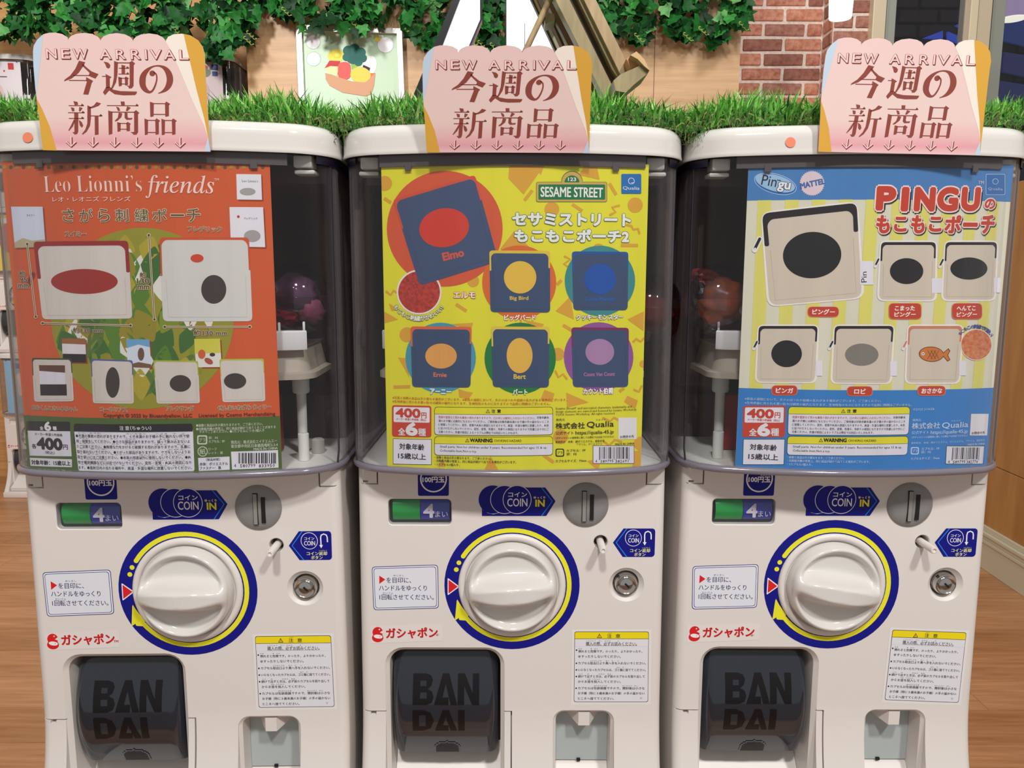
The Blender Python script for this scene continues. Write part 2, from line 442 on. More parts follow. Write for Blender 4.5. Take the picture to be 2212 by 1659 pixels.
# --- scoop in the capsule outlet and in the coin cup
def scoop(x0, x1, ztop, ybk, zb=-.558):
    P = [(ybk, ztop), (ybk - .004, ztop - .002)] + [(ybk - .006 - (ybk + .028) * (i / 8) ** 1.1, ztop - .004 - (ztop - zb - .004) * (i / 8) ** .75 * .8) for i in range(1, 9)] + [(-.03, zb), (ybk, zb)]
    A = [(x0, y, z) for y, z in P]; B = [(x1, y, z) for y, z in P]
    return loft([A, B])
V, Fc = scoop(fx0 + .0003, fx1 - .0003, mat_plane(960, 1628, 1, .02)[1], .049)
mesh('outlet_sill', V, Fc, plastic, M_, 40, None, OFF, True)
V, Fc = bbox(fx0 + .0003, fx1 - .0003, .046, .0495, -.50, fz1 - .001)
mesh('outlet_back', V, Fc, darkm, M_, None, None, OFF)  # black plate put in for the dark inside of the outlet
# --- smoked flap: barrel-shaped door with rounded side edges and a painted finger notch
zt, zb_ = fz1 - .004, mat_plane(960, 1625, 1, .013)[1]
fcx = (fx0 + fx1) / 2 - .0003; hw = (fx1 - fx0) / 2 - .0022
NZ, rows = 22, []
for i in range(NZ + 1):
    t = i / NZ; z = zt + (zb_ - zt) * t
    yc = .026 - .027 * math.sin(math.pi * (.08 + .80 * t)) ** .8
    row = []
    for k in range(-18, 19):
        u = k / 18; x = hw * u; e = max(0, abs(x) - (hw - .011)) / .011
        row.append((fcx + x, yc + .012 * (1 - math.sqrt(max(0, 1 - e * e))), z))
    rows.append(row)
V = [p for r_ in rows for p in r_]; W = 37; Fc = []
for i in range(NZ):
    for k in range(W - 1):
        Fc.append((i * W + k, i * W + k + 1, (i + 1) * W + k + 1, (i + 1) * W + k))
fl = mesh('flap_door', V, [f[::-1] for f in Fc], smoke, M_, 60, None, OFF)
so = fl.modifiers.new('thick', 'SOLIDIFY'); so.thickness = .002; so.offset = -1
def flap_surf(s, z, h):
    t = (z - zt) / (zb_ - zt); yc = .026 - .027 * math.sin(math.pi * min(.999, max(.001, .08 + .80 * t))) ** .8
    x = s - fcx; e = max(0, abs(x) - (hw - .011)) / .011
    return (s, yc + .012 * (1 - math.sqrt(max(0, 1 - min(e, .99) ** 2))) - h, z)
fp = Print(flap_surf, lambda a, b: mat_plane(a, b, 1, .002), slab=None, h0=.0004)
def blk(pr, polys, x0, y0, x1, y1):
    for P in polys: pr.poly([(x0 + (x1 - x0) * a, y0 + (y1 - y0) * b) for a, b in P], emb, 1, 'emblem_letters')
LB = [[(0, 0), (.62, 0), (.86, .06), (.95, .2), (.88, .38), (.7, .48), (.7, .48), (.92, .56), (1, .74), (.92, .92), (.66, 1), (0, 1)]]
LA = [[(.36, 0), (.64, 0), (1, 1), (.72, 1), (.5, .3), (.36, .76), (.62, .76), (.62, 1), (0, 1)]]
LN = [[(0, 0), (.32, 0), (.7, .62), (.7, 0), (1, 0), (1, 1), (.68, 1), (.3, .38), (.3, 1), (0, 1)]]
LI = [[(0, 0), (1, 0), (1, 1), (0, 1)]]
LD = [[(0, 0), (.5, 0), (.85, .14), (1, .5), (.85, .86), (.5, 1), (0, 1)]]
smk2 = mat('smoked_letter_counter', (40, 44, 52), .15)
def zsub(P, n=6): return P
for L_, a0, b0, a1, b1 in ((LB, 892, 1459, 937, 1519), (LA, 938, 1459, 988, 1519), (LN, 989, 1459, 1035, 1519),
                          (LD, 892, 1530, 938, 1577), (LA, 940, 1530, 987, 1577), (LI, 990, 1530, 1004, 1577)):
    for P in L_:
        # slice the letter into height bands so that it follows the barrel
        Q = [(a0 + (a1 - a0) * a, b0 + (b1 - b0) * b) for a, b in P]
        for j in range(8):
            y0, y1 = b0 + (b1 - b0) * j / 8, b0 + (b1 - b0) * (j + 1) / 8
            tr = tessellate_polygon([[Vector((*q, 0)) for q in Q]])
            for t in tr:
                c = [Q[i] for i in t]
                for sg, lim in ((1, y0), (-1, y1)):
                    o_ = []
                    for q in range(len(c)):
                        A_, B_ = c[q - 1], c[q]; da, db = sg * (A_[1] - lim), sg * (B_[1] - lim)
                        if (da >= 0) != (db >= 0): u_ = da / (da - db); o_.append((A_[0] + (B_[0] - A_[0]) * u_, A_[1] + (B_[1] - A_[1]) * u_))
                        if db >= 0: o_.append(B_)
                    c = o_
                    if len(c) < 3: break
                if len(c) >= 3: fp.poly(c, emb, 1, 'emblem_letters')
for x0, y0, x1, y1 in ((908, 1472, 921, 1482), (908, 1494, 922, 1506), (906, 1541, 920, 1566)):
    for j in range(3): fp.rect(x0, y0 + (y1 - y0) * j / 3, x1, y0 + (y1 - y0) * (j + 1) / 3, smk2, 2, 'emblem_letters')
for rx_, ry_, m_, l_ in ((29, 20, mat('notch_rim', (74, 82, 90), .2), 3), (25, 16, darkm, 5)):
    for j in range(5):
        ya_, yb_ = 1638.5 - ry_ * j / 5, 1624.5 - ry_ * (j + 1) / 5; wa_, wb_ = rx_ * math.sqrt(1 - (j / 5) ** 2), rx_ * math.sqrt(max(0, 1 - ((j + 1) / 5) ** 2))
        fp.poly([(965 - wa_, ya_), (965 - wb_ - .3, yb_), (965 + wb_ + .3, yb_), (965 + wa_, ya_)], m_, l_, 'painted_notch')
fp.build(fl, OFF)
# no cut in the flap: the notch's dark opening is painted on its surface
# --- coin cup
V, Fc = bbox(tx0 + .0002, tx1 - .0002, .0235, .0258, mat_plane(1260, 1640, 1, .024)[1], tz1 - .0002)
mesh('coin_cup_back', V, Fc, blue_grey, M_, None, None, OFF)
V, Fc = scoop(tx0 + .0002, tx1 - .0002, mat_plane(1260, 1643, 1, .024)[1], .0256)
mesh('coin_cup_floor', V, Fc, plastic, M_, 40, None, OFF, True)
zc = mat_plane(1260, 1567, 1, .002)[1]
q0, q1 = mat_plane(1249.5, 1550, 1, .002)[0], mat_plane(1273, 1550, 1, .002)[0]
A = [(q0, .002, tz1 - .0005), (q1, .002, tz1 - .0005), (q1, .002, zc), (q0, .002, zc)]
B = [(q0 - .012, .0236, tz1 - .0005), (q1 + .012, .0236, tz1 - .0005), (q1 + .012, .0236, zc + .004), (q0 - .012, .0236, zc + .004)]
V, Fc = loft([A, B]); mesh('coin_chute', V, Fc, plastic, M_, None, None, OFF, True)
V, Fc = bbox(mat_plane(1250, 1640)[0], mat_plane(1258, 1640)[0], .0215, .0236, mat_plane(1250, 1646, 1, .02)[1], mat_plane(1250, 1641, 1, .02)[1])
mesh('drain_slot', V, Fc, darkm, M_, None, None, OFF)
# --- price window
V, Fc = bbox(wx0 + .0003, wx1 - .0003, .0068, .0078, wz0 + .0003, wz1 - .0003); mesh('window_back', V, Fc, mat('window_dark', (40, 46, 40), .4), M_, None, None, OFF)
xm, _ = mat_plane(908, 1100, 1, .004)
def half_barrel(x0, x1, m, nm):
    L = []
    for x in (x0, x1):
        L.append([(x, .0065 - .0042 * math.sin(math.pi * i / 10) ** .6, wz0 + .0028 + (wz1 - wz0 - .0048) * i / 10) for i in range(11)])
    V, Fc = loft(L, False, False, False); return mesh(nm, V, Fc, m, M_, 60, None, OFF, True)
half_barrel(wx0 + .0035, xm - .0002, mat('green_card', (24, 158, 70), .22, coat=.4), 'green_price_card')
bc = half_barrel(xm + .0002, wx1 - .002, mat('blue_card', (40, 54, 168), .22, coat=.4), 'blue_price_card')
cp = Print(surf_front, lambda a, b: mat_plane(a, b, 1, .001), slab=None, h0=-.0018)
cp.text('4', 915, 937, 1104, 28, (214, 212, 218), 1, off=.03); cp.text('まい', 940, 967, 1111, 13, (200, 198, 205), 1, off=.01)
cp.build(bc, OFF)
V, Fc = bbox(wx0 + .0004, wx1 - .0004, .0006, .0010, wz0 + .0004, wz1 - .0004); mesh('window_pane', V, Fc, glassy, M_, None, None, OFF)
# --- turning knob
kr = .0425
V, Fc = lathe([(.0505, -.001), (.0505, .0012), (.0492, .0030), (.0470, .0034), (.0452, .0026), (.0440, .0010), (.0440, -.001)], (dx, 0, dz), 'Y', 64)
mesh('knob_bezel', V, Fc, plastic, M_, 50, None, OFF, True)
knob_root = bpy.data.objects.new('knob', None)
def kh(x, z):
    r = math.hypot(x, z) / kr
    edge = math.sqrt(max(0, 1 - max(0, (r - .90) / .10) ** 2))
    wv = .0115 * (1 - .72 * (x / kr) ** 2); d = abs(z)
    ridge = .0285 * math.sqrt(max(.05, 1 - (x / kr) ** 2 * .75))
    q1_ = max(0, min(1, (r - .78) / .12)); base = .0070 + .0062 * q1_ * q1_ * (3 - 2 * q1_)
    k = 1.0 if d < wv * .55 else math.exp(-((d - wv * .55) / .0056) ** 2)
    h = base + (ridge - base) * k if ridge > base else base
    return h * edge
NR, NA = 30, 96; V = [(0, -kh(0, 0), 0)]; Fc = []
for i in range(1, NR + 1):
    rr = kr * (i / NR) ** .85
    for j in range(NA):
        a = 2 * math.pi * j / NA; x, z = rr * math.cos(a), rr * math.sin(a); V.append((x, -max(kh(x, z), .0), z))
for j in range(NA): Fc.append((0, 1 + j, 1 + (j + 1) % NA))
for i in range(NR - 1):
    for j in range(NA):
        a, b = 1 + i * NA + j, 1 + i * NA + (j + 1) % NA; Fc.append((a, a + NA, b + NA, b))
knob = mesh('knob', V, Fc, plastic_gloss, M_, 180, None, (0, 0, 0), True); knob.location = (dx, -.0008, dz + ZB)
# --- coin dial
V, Fc = lathe([(.0212, -.001), (.0212, .0006), (.0204, .0016), (.016, .0030), (.010, .0037), (.004, .004), (.0005, .004)], (cx_, 0, cz_), 'Y', 48)
cd = mesh('coin_dial', V, Fc, grey_plastic, M_, 50, None, OFF, True)
sx = .0004
V, Fc = join(bbox(cx_ - .0038, cx_ + .0006, -.0046, -.002, cz_ - .0150, cz_ + .0142))
mesh('slot_frame', V, Fc, darkm, cd, None, None, OFF)
V, Fc = bbox(cx_ - .0033, cx_ + .0001, -.0052, -.002, cz_ - .0145, cz_ + .0137); mesh('slot_cover', V, Fc, mat('slot_cover_grey', (140, 138, 132), .3), cd, None, None, OFF)
V, Fc = bbox(cx_ + .0036, cx_ + .0072, -.0045, -.002, cz_ - .0135, cz_ + .0105); mesh('coin_slot', V, Fc, darkm, cd, None, None, OFF)
# --- return button, lock
V, Fc = lathe([(.0034, -.014), (.0034, .0205), (.0030, .0215), (.0018, .0217), (.0015, .0206), (.0003, .0206)], (bhx, 0, bhz - .0006), 'Y', 24)
mesh('return_button', V, Fc, plastic, M_, 50, None, OFF, True)
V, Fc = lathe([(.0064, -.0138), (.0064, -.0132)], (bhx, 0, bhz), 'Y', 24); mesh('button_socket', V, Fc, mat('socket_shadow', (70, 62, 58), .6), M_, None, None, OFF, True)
V, Fc = lathe([(.0106, -.012), (.0106, -.001), (.0098, .0006), (.0090, .0008), (.0082, .0), (.0060, -.0006), (.0058, .0006), (.0050, .0010), (.0003, .0010)], (lkx, 0, lkz), 'Y', 48)
lk = mesh('lock', V, Fc, chrome, M_, 40, None, OFF, True)
V, Fc = box((0, 0, 0), (.0056, .0006, .0018)); ks = mesh('key_slot', V, Fc, darkm, lk, None, None); ks.location = (lkx + .0006, -.0012, lkz + ZB - .0006); ks.rotation_euler = (0, R(45), 0)
V, Fc = box((0, 0, 0), (.0030, .0008, .0014)); k2 = mesh('lock_mark', V, Fc, darkm, lk, None, None); k2.location = (lkx - .0082, .0002, lkz + ZB + .0082); k2.rotation_euler = (0, R(-40), 0)
V, Fc = lathe([(.0122, -.0118), (.0122, -.0112)], (lkx, 0, lkz), 'Y', 32); mesh('lock_seat', V, Fc, grey_plastic, M_, None, None, OFF, True)

# --- base plate of the dome, dome, rim, lid
V, Fc = loft([ring(-.006, -.178), ring(-.006, -.1745), ring(-.008, -.1738)]); mesh('display_floor', V, Fc, inner_white, M_, 40, None, OFF, True)
def shell(d0, d1, z0, z1):
    return loft([ring(d1, z0), ring(d1, z1), ring(d0, z1), ring(d0, z0), ring(d1, z0)], False, False)
V, Fc = loft([ring(-.0022, -.170), ring(-.0030, .098), ring(-.0008, .098), ring(0, -.170), ring(-.0022, -.170)], False, False); mesh('dome', V, Fc, glassy, M_, 60, None, OFF, True)
V, Fc = loft([ring(-.0045, -.1765), ring(.0010, -.1765), ring(.0022, -.1750), ring(.0022, -.1728), ring(.0008, -.1712), ring(-.0008, -.1705), ring(-.0045, -.1722), ring(-.0045, -.1765)], False, False)
mesh('dome_rim', V, Fc, rimm, M_, 50, None, OFF, True)
zl0, zl1 = .0963, .1215
L = [ring(.0010, zl0 + .004), ring(.0022, zl0), ring(.0036, zl0), ring(.0041, zl0 + .0012), ring(.0037, zl0 + .0030), ring(.0034, zl0 + .006), ring(.0032, zl1 - .012)]
for i in range(1, 7):
    a = R(90 * i / 6); L.append(ring(.0032 - .011 * (1 - math.cos(a)), zl1 - .011 + .011 * math.sin(a)))
V, Fc = loft(L, False, True); mesh('lid', V, Fc, plastic_gloss, M_, 50, None, OFF, True)
V, Fc = loft([ring(.0020, zl0 + .0042), ring(.0020, zl0 + .0048)]); mesh('lid_underside', V, Fc, mat('lid_under', (60, 54, 56), .6), M_, None, None, OFF, True)
V, Fc = loft([ring(.0006, .0895), ring(.0006, .0990)], False, False)
keep = [f for f in Fc if all(abs(V[i][0]) > .134 for i in f)]
mesh('neck_seal', V, keep, navy, M_, 50, None, OFF, True)
# rail under the lid with two hooks over the poster top
def front_strip(d, x0, x1, z0, z1, th=.0015, n=14):
    L = []
    for i in range(n + 1):
        x = x0 + (x1 - x0) * i / n; Rf = .45 + d; y = .41 - math.sqrt(Rf * Rf - x * x)
        L.append([(x, y, z0), (x, y, z1), (x, y + th, z1), (x, y + th, z0)])
    return loft(L)
V, Fc = join(front_strip(-.002, -.112, .112, .0868, .0985), front_strip(-.0015, -.090, -.0845, .0835, .089, .001, 2), front_strip(-.0015, .0835, .089, .0835, .089, .001, 2))
mesh('poster_rail', V, Fc, rail, M_, 40, None, OFF, True)
for sg in (-1, 1):
    x0, x1 = sorted((sg * .1145, sg * .130))
    V, Fc = join(bevel_box(x0, x1, -.014, .006, .0865, .0965, .0015), bevel_box(min(x0, x0 + sg * .002), max(x1, x1 + sg * .002), -.012, .006, .0812, .0850, .0016))
    mesh('lid_clip', V, Fc, plastic_pale, M_, 40, None, OFF)
    # thick edge of the removable front cover, running down the corner
    pts = [(sg * .1425, .002, .093), (sg * .1425, .002, -.16), (sg * .1418, -.002, -.172)]
    V, Fc = tube(pts, .0009, 8); mesh('cover_edge', V, Fc, mat('cover_edge_violet', (28, 26, 40), .35, coat=.4), M_, 60, None, OFF, True)
# dark back, hopper and posts inside
V, Fc = join(bbox(-.132, .132, .19, .194, -.1735, .094)); mesh('back_panel', V, Fc, brown_back, M_, None, None, OFF)
V, Fc = bbox(-.133, .133, .03, .189, .078, .094); mesh('ceiling_block', V, Fc, mat('inner_top', (88, 80, 78), .5), M_, None, None, OFF)
def pr_(d, z): return ring(d, z, yb=.11)
def arc_(d, z):
    P = sorted([q for q in plan(d) if q[1] < .004], key=lambda q: q[0]); return [(x, y, z) for x, y in P] + [(P[-1][0] - .002, .006, z), (P[0][0] + .002, .006, z)]
V, Fc = loft([arc_(-.0235, -.0690), arc_(-.0230, -.0680), arc_(-.0230, -.0530), arc_(-.0240, -.0520)], True, True)
for x in (-.113, -.094, 0., .094, .113):
    y = -.0135 + max(0, abs(x) - .09) * .35 + .012 * (x / .1) ** 2; V, Fc = join((V, Fc), bevel_box(x - .0011, x + .0011, y - .0011, y + .0016, -.054, -.0445, .0009))
hop = mesh('capsule_hopper', V, Fc, mat('hopper_white', (228, 230, 228), .35), M_, 40, None, OFF, True)
V, Fc = loft([pr_(-.031, -.0655), pr_(-.034, -.068), pr_(-.029, -.089), pr_(-.024, -.0905), pr_(-.024, -.0955), pr_(-.030, -.0965)], False, True)
mesh('hopper_skirt', V, Fc, mat('skirt_beige', (176, 166, 150), .45), M_, 35, None, OFF, True)
for sg in (-1, 1):
    V, Fc = lathe([(.0080, -.096), (.0080, -.1135), (.0070, -.115), (.0047, -.1155), (.0045, -.1735)], (sg * .099, .048, 0), 'Z', 24)
    mesh('support_post', V, Fc, inner_white, M_, 40, None, OFF, True)
    V, Fc = lathe([(.0050, -.1735), (.0050, -.1485), (.0040, -.148), (.0002, -.148)], (sg * .107, .018, 0), 'Z', 24)
    mesh('screw_boss', V, Fc, inner_white, M_, 40, None, OFF, True)
V, Fc = lathe([(.0062, -.1735), (.0062, -.161), (.0040, -.1595), (.0002, -.1595)], (.113, .05, 0), 'Z', 20); mesh('screw_post', V, Fc, mat('post_grey', (170, 168, 160), .3), M_, 40, None, OFF, True)
V, Fc = join(bbox(-.128, .128, .115, .18, -.1735, -.128)); mesh('drive_housing', V, Fc, mat('housing_dark', (52, 46, 38), .5), M_, None, None, OFF)
V, Fc = join(bevel_box(-.10, -.068, .05, .07, -.1735, -.118, .002), bevel_box(.068, .078, .04, .06, -.1735, -.118, .002)); mesh('red_gate', V, Fc, mat('gate_red', (150, 34, 26), .35), M_, None, None, OFF)

# --- printed labels on the front
BLU = (10, 14, 128); YEL = (232, 226, 44); RED = (214, 30, 34)
dp = Print(surf_front, mat_plane, slab=None, h0=.0001, step=.00006)
X0, Z0 = dx, dz
def rawc(r, a0, a1, n=60): return [(X0 + r * math.cos(R(a0 + (a1 - a0) * i / n)), Z0 + r * math.sin(R(a0 + (a1 - a0) * i / n))) for i in range(n + 1)]
dp.poly(rawc(.0636, 0, 360)[:-1], BLU, 1, 'ring_label', True, [rawc(.0484, 0, 360)[:-1]])
def arcband(r0, r1, a0, a1, rgb, layer):
    A_, B_ = rawc(r0, a0, a1, 50), rawc(r1, a0, a1, 50)
    for i in range(50): dp.poly([A_[i], A_[i + 1], B_[i + 1], B_[i]], rgb, layer, 'ring_label', True)
arcband(.0517, .0560, -143, 148, YEL, 2)
for a in (148,): dp.poly(circ(X0 + .05385 * math.cos(R(a)), Z0 + .05385 * math.sin(R(a)), .0022, 16), YEL, 2.5, 'ring_label', True)
for a in (156, 163.5): dp.poly(circ(X0 + .0545 * math.cos(R(a)), Z0 + .0545 * math.sin(R(a)), .00225, 16), YEL, 2, 'ring_label', True)
aw = R(-146)
dp.poly(inset([(X0 - .0500, Z0 - .0345), (X0 - .0518, Z0 - .0135), (X0 - .0395, Z0 - .0352), (X0 - .0425, Z0 - .0352)][:3] + [(X0 - .0500, Z0 - .0345)][:0], .0012), YEL, 2.2, 'ring_label', True)
dp.poly(inset([(X0 - .0540, Z0 - .0350), (X0 - .0520, Z0 - .0145), (X0 - .0410, Z0 - .0300), (X0 - .0440, Z0 - .0345), (X0 - .0495, Z0 - .0318)], .001), YEL, 2.3, 'ring_label', True)
dp.poly(inset([mat_plane(*p) for p in ((967, 1248), (967, 1286), (993, 1267))], .0012), WHT, 2, 'ring_label', True)
dp.poly(inset([mat_plane(*p) for p in ((969, 1252), (969, 1282), (989, 1267))], .0008), RED, 3, 'ring_label', True)
dp.poly(circ(X0, Z0 - .0496, .0013, 12), WHT, 4, 'ring_label', True)
# blue 100-yen square (its top runs behind the dome rim)
dp.poly(inset([(902, 990), (903, 1071), (969.5, 1071), (970, 990)], 4), BLU, 1, 'coin_value_label')
dp.disc(936.5, 1034.5, 29, WHT, 2, 'coin_value_label'); dp.disc(936.5, 1034.5, 26, BLU, 3, 'coin_value_label')
dp.text('100円玉', 913, 960, 1036, 12, WHT, 4, 'coin_value_label', off=.035); dp.text('えんだま', 938, 959, 1026.5, 3.6, WHT, 4, 'coin_value_label', off=.01)
# coin-in arrow
dp.poly(inset([(1041, 1098), (1041, 1114.5), (1180, 1114.5), (1200, 1082.5), (1178, 1053), (1120, 1053), (1060, 1098)], 1.5), BLU, 1, 'coin_in_label')
for i, xc in enumerate((1064.5, 1090, 1117)):
    if i: dp.disc(xc, 1079, 31, WHT, 2 + 2 * i, 'coin_in_label')
    else: dp.line([(1044, 1101), (1054, 1107.5), (1066, 1110), (1078, 1107)], 1.4, WHT, 2, 'coin_in_label', caps=False)
    dp.disc(xc, 1079, 29.7 if i else 30.5, BLU, 3 + 2 * i, 'coin_in_label')
dp.text('コイン', 1098, 1138, 1068, 10, WHT, 8, 'coin_in_label', off=.02); dp.text('COIN', 1096, 1139, 1085, 17, WHT, 8, 'coin_in_label', off=.01)
dp.text('ゆっくり', 1153, 1178, 1074.5, 6, (250, 245, 150), 8, 'coin_in_label', off=.02); dp.text('IN', 1157, 1176, 1086.5, 14, YEL, 8, 'coin_in_label', off=.035)
dp.line([(1170, 1053.5), (1193, 1082.5), (1170, 1114)], 2, (40, 130, 215), 3, 'coin_in_label', caps=False)
# coin return tag
dp.poly([(1324, 1172), (1347, 1141.5), (1410, 1141.5), (1414, 1143.5), (1415.5, 1148), (1414, 1197), (1412, 1201), (1408, 1203), (1345, 1203)], BLU, 1, 'return_label')
dp.line([(1354, 1142), (1331, 1172), (1354, 1203)], 2, (40, 130, 215), 2, 'return_label', caps=False)
dp.disc(1368, 1162, 18, WHT, 2, 'return_label'); dp.disc(1368, 1162, 16.8, BLU, 3, 'return_label')
dp.text('コイン', 1358, 1379, 1157, 6, WHT, 4, 'return_label', off=.02); dp.text('COIN', 1357, 1380, 1167, 9.5, WHT, 4, 'return_label', off=.01)
dp.line([(1392.5, 1172), (1392.5, 1155), (1394, 1150), (1399.5, 1147.5), (1405, 1150), (1406.5, 1155), (1406.5, 1165)], 2.6, WHT, 3, 'return_label', caps=False)
dp.poly([(1388.5, 1171), (1392.5, 1178), (1396.5, 1171)], WHT, 3.5, 'return_label')
dp.text('コイン返却', 1361, 1404, 1189, 8, (240, 238, 160), 4, 'return_label', off=.02); dp.text('ボタン', 1370, 1394, 1197.5, 7.5, (240, 238, 160), 4, 'return_label', off=.02); dp.text('へんきゃく', 1387, 1404, 1183, 3, YEL, 4, 'return_label')
# instruction card
dp.poly(inset([(803, 1224), (807, 1318), (948, 1314), (946, 1219.5)], 8), (60, 64, 130), 1, 'instruction_label')
dp.poly(inset([(804.5, 1225.5), (808.5, 1316.5), (946.5, 1312.5), (944.5, 1221)], 7), (236, 236, 240), 2, 'instruction_label')
dp.poly(inset([(806.8, 1227.5), (810.8, 1314), (944, 1310.5), (942, 1223.5)], 6), (60, 64, 130), 3, 'instruction_label')
dp.poly(inset([(808, 1228.7), (812, 1312.8), (942.8, 1309.3), (940.8, 1224.7)], 5.5), (222, 224, 232), 4, 'instruction_label')
dp.poly([(819.5, 1243), (819.5, 1261), (832.5, 1251.5)], RED, 5, 'instruction_label')
NV = (40, 44, 92)
dp.text('を目印に、', 835, 888, 1253, 12, NV, 5, 'instruction_label', off=.01); dp.text('めじるし', 850, 873, 1243, 4, NV, 5, 'instruction_label')
dp.text('ハンドルをゆっくり', 819, 922, 1270, 11.5, NV, 5, 'instruction_label', off=.01)
dp.text('1回転させてください。', 820, 937, 1289.5, 12, NV, 5, 'instruction_label', off=.01); dp.text('かいてん', 827, 850, 1281, 4, NV, 5, 'instruction_label')
# maker's logo strip
dp.poly([(799, 1353), (801, 1390), (956, 1384), (956, 1347)], (226, 218, 214), 1, 'logo_label')
dp.disc(816, 1365.5, 11.3, RED, 2, 'logo_label'); dp.disc(816, 1377.5, 12.4, RED, 2.3, 'logo_label', ry=9.6)
dp.poly([(828.5, 1360.5), (820.5, 1366), (828.5, 1369.5)], (228, 221, 217), 3, 'logo_label'); dp.disc(819.5, 1359.5, 1.5, WHT, 3, 'logo_label', n=8)
dp.disc(817, 1374.8, 9.6, WHT, 3.4, 'logo_label', ry=4.2, ang=7); dp.disc(821, 1375, 1, RED, 4, 'logo_label', n=8)
dp.text('ガシャポン', 834.5, 945, 1368, 22, (196, 26, 32), 3, 'logo_label', off=.035, y1=1366)
# caution label
CA = [(1241, 1364), (1401.6, 1364), (1399, 1516.5), (1239.4, 1516)]
def cax(u, v): return (CA[0][0] + (CA[1][0] - CA[0][0]) * u + (CA[3][0] - CA[0][0]) * v, 1364 + 152.3 * v)
dp.poly([cax(-.035, -.03), cax(-.035, 1.035), cax(1.035, 1.035), cax(1.035, -.03)], (228, 224, 222), 1, 'caution_label')
dp.poly(inset([cax(0, 0), cax(0, 1), cax(1, 1), cax(1, 0)], 5), BLK, 2, 'caution_label')
dp.poly(inset([cax(.006, .007), cax(.006, .993), cax(.994, .993), cax(.994, .007)], 4.6), (222, 222, 228), 3, 'caution_label')
dp.poly(inset([cax(.006, .007), cax(.006, .2), cax(.994, .2), cax(.994, .007)], 4.6), (236, 214, 24), 3.5, 'caution_label'); dp.poly([cax(.006, .06), cax(.006, .1), cax(.994, .1), cax(.994, .06)], (236, 214, 24), 4, 'caution_label')
dp.poly([cax(.006, .1), cax(.006, .106), cax(.994, .106), cax(.994, .1)], BLK, 5, 'caution_label'); dp.poly([cax(.006, .106), cax(.006, .21), cax(.994, .21), cax(.994, .106)], (222, 222, 228), 5, 'caution_label')
K2 = (34, 32, 38)
def ct(t, u0, u1, v, h, off=.012): dp.text(t, cax(u0, v)[0], cax(u1, v)[0], cax(u0, v)[1], h, K2, 6, 'caution_label', off=off)
ct('注', .44, .50, .062, 8.5); ct('意', .555, .615, .062, 8.5); ct('ちゅう', .455, .50, .022, 2.2, 0)
warn_tri(dp, cax(.335, .06)[0], cax(.335, .06)[1], 9, 6, (236, 214, 24)); 
ct('購入の際、必ずお読みください。', .155, .84, .172, 8); ct('こうにゅう　さい　かなら　　　よ', .155, .60, .132, 2.6, 0)
dp.poly([cax(.155, .197), cax(.155, .200), cax(.84, .200), cax(.84, .197)], K2, 6, 'caution_label')
for t, v, u0, u1 in (('倒れると危険です。のったり、よりかかったり、', .28, .055, .915), ('ゆすったりしないでください。', .353, .055, .625), ('カプセル取出口より奥へ手を入れないでください。', .448, .055, .965),
                     ('いらなくなったカプセルは、ゴミ箱に捨ててください。', .542, .055, .965), ('続けて出すときは、必ず前のカプセルを取り出して', .635, .055, .95), ('からお金を投入してください。', .708, .055, .63),
                     ('カプセルは包装容器ですので、開封後は小さな', .802, .055, .95), ('お子様（特に３歳未満のお子様）の手の届かない', .874, .055, .95), ('ところへ捨ててください。', .948, .055, .54)):
    ct(t, u0, u1, v, 5.9)
ct('U', .895, .915, .945, 4.5, 0)
for t, v, u0, u1 in (('たお　　　　き　けん', .243, .055, .32), ('とりだしぐち　　おく　て　　い', .414, .22, .60), ('ばこ　す', .508, .57, .67), ('つづ　　だ　　　　かなら　まえ', .601, .06, .50), ('かね　とうにゅう', .675, .18, .35), ('ほうそうようき', .768, .27, .44), ('かいふうご　ちい', .768, .65, .86)):
    ct(t, u0, u1, v, 2.2, 0)
for v in (.262, .448, .542, .635, .802): dp.disc(cax(.03, v)[0], cax(.03, v)[1], 1.7, K2, 6, 'caution_label', n=10)
LAB = dp.build(M_, OFF)
RT = Print(surf_front, mat_plane, slab=None, h0=.0001, step=.00006)

# ================================================================ three machines in a row
def place(root, k):
    x, y, a = POSE[k]; root.location = (x, y, -ZB); root.rotation_euler = (0, 0, R(a))
def surf_lid(s, z, h):
    Rf = .4534; return ((Rf + h) * math.sin(s / Rf), .41 - (Rf + h) * math.cos(s / Rf), z)
def on_lid(px, py, k):
    o, d = mray(px, py, k); Rf = .4534; cy = .41
    a = d.x ** 2 + d.y ** 2; b = 2 * (o.x * d.x + (o.y - cy) * d.y); c = o.x ** 2 + (o.y - cy) ** 2 - Rf ** 2
    t = (-b - math.sqrt(b * b - 4 * a * c)) / (2 * a); p = o + d * t; return Rf * math.asin(p.x / Rf), p.z
machines = [copy_tree(M_), M_, copy_tree(M_)]
names_ = ['white capsule toy machine at the left holding the orange poster and a purple capsule', 'white capsule toy machine in the middle holding the yellow poster',
          'white capsule toy machine at the right holding the blue and cream poster']
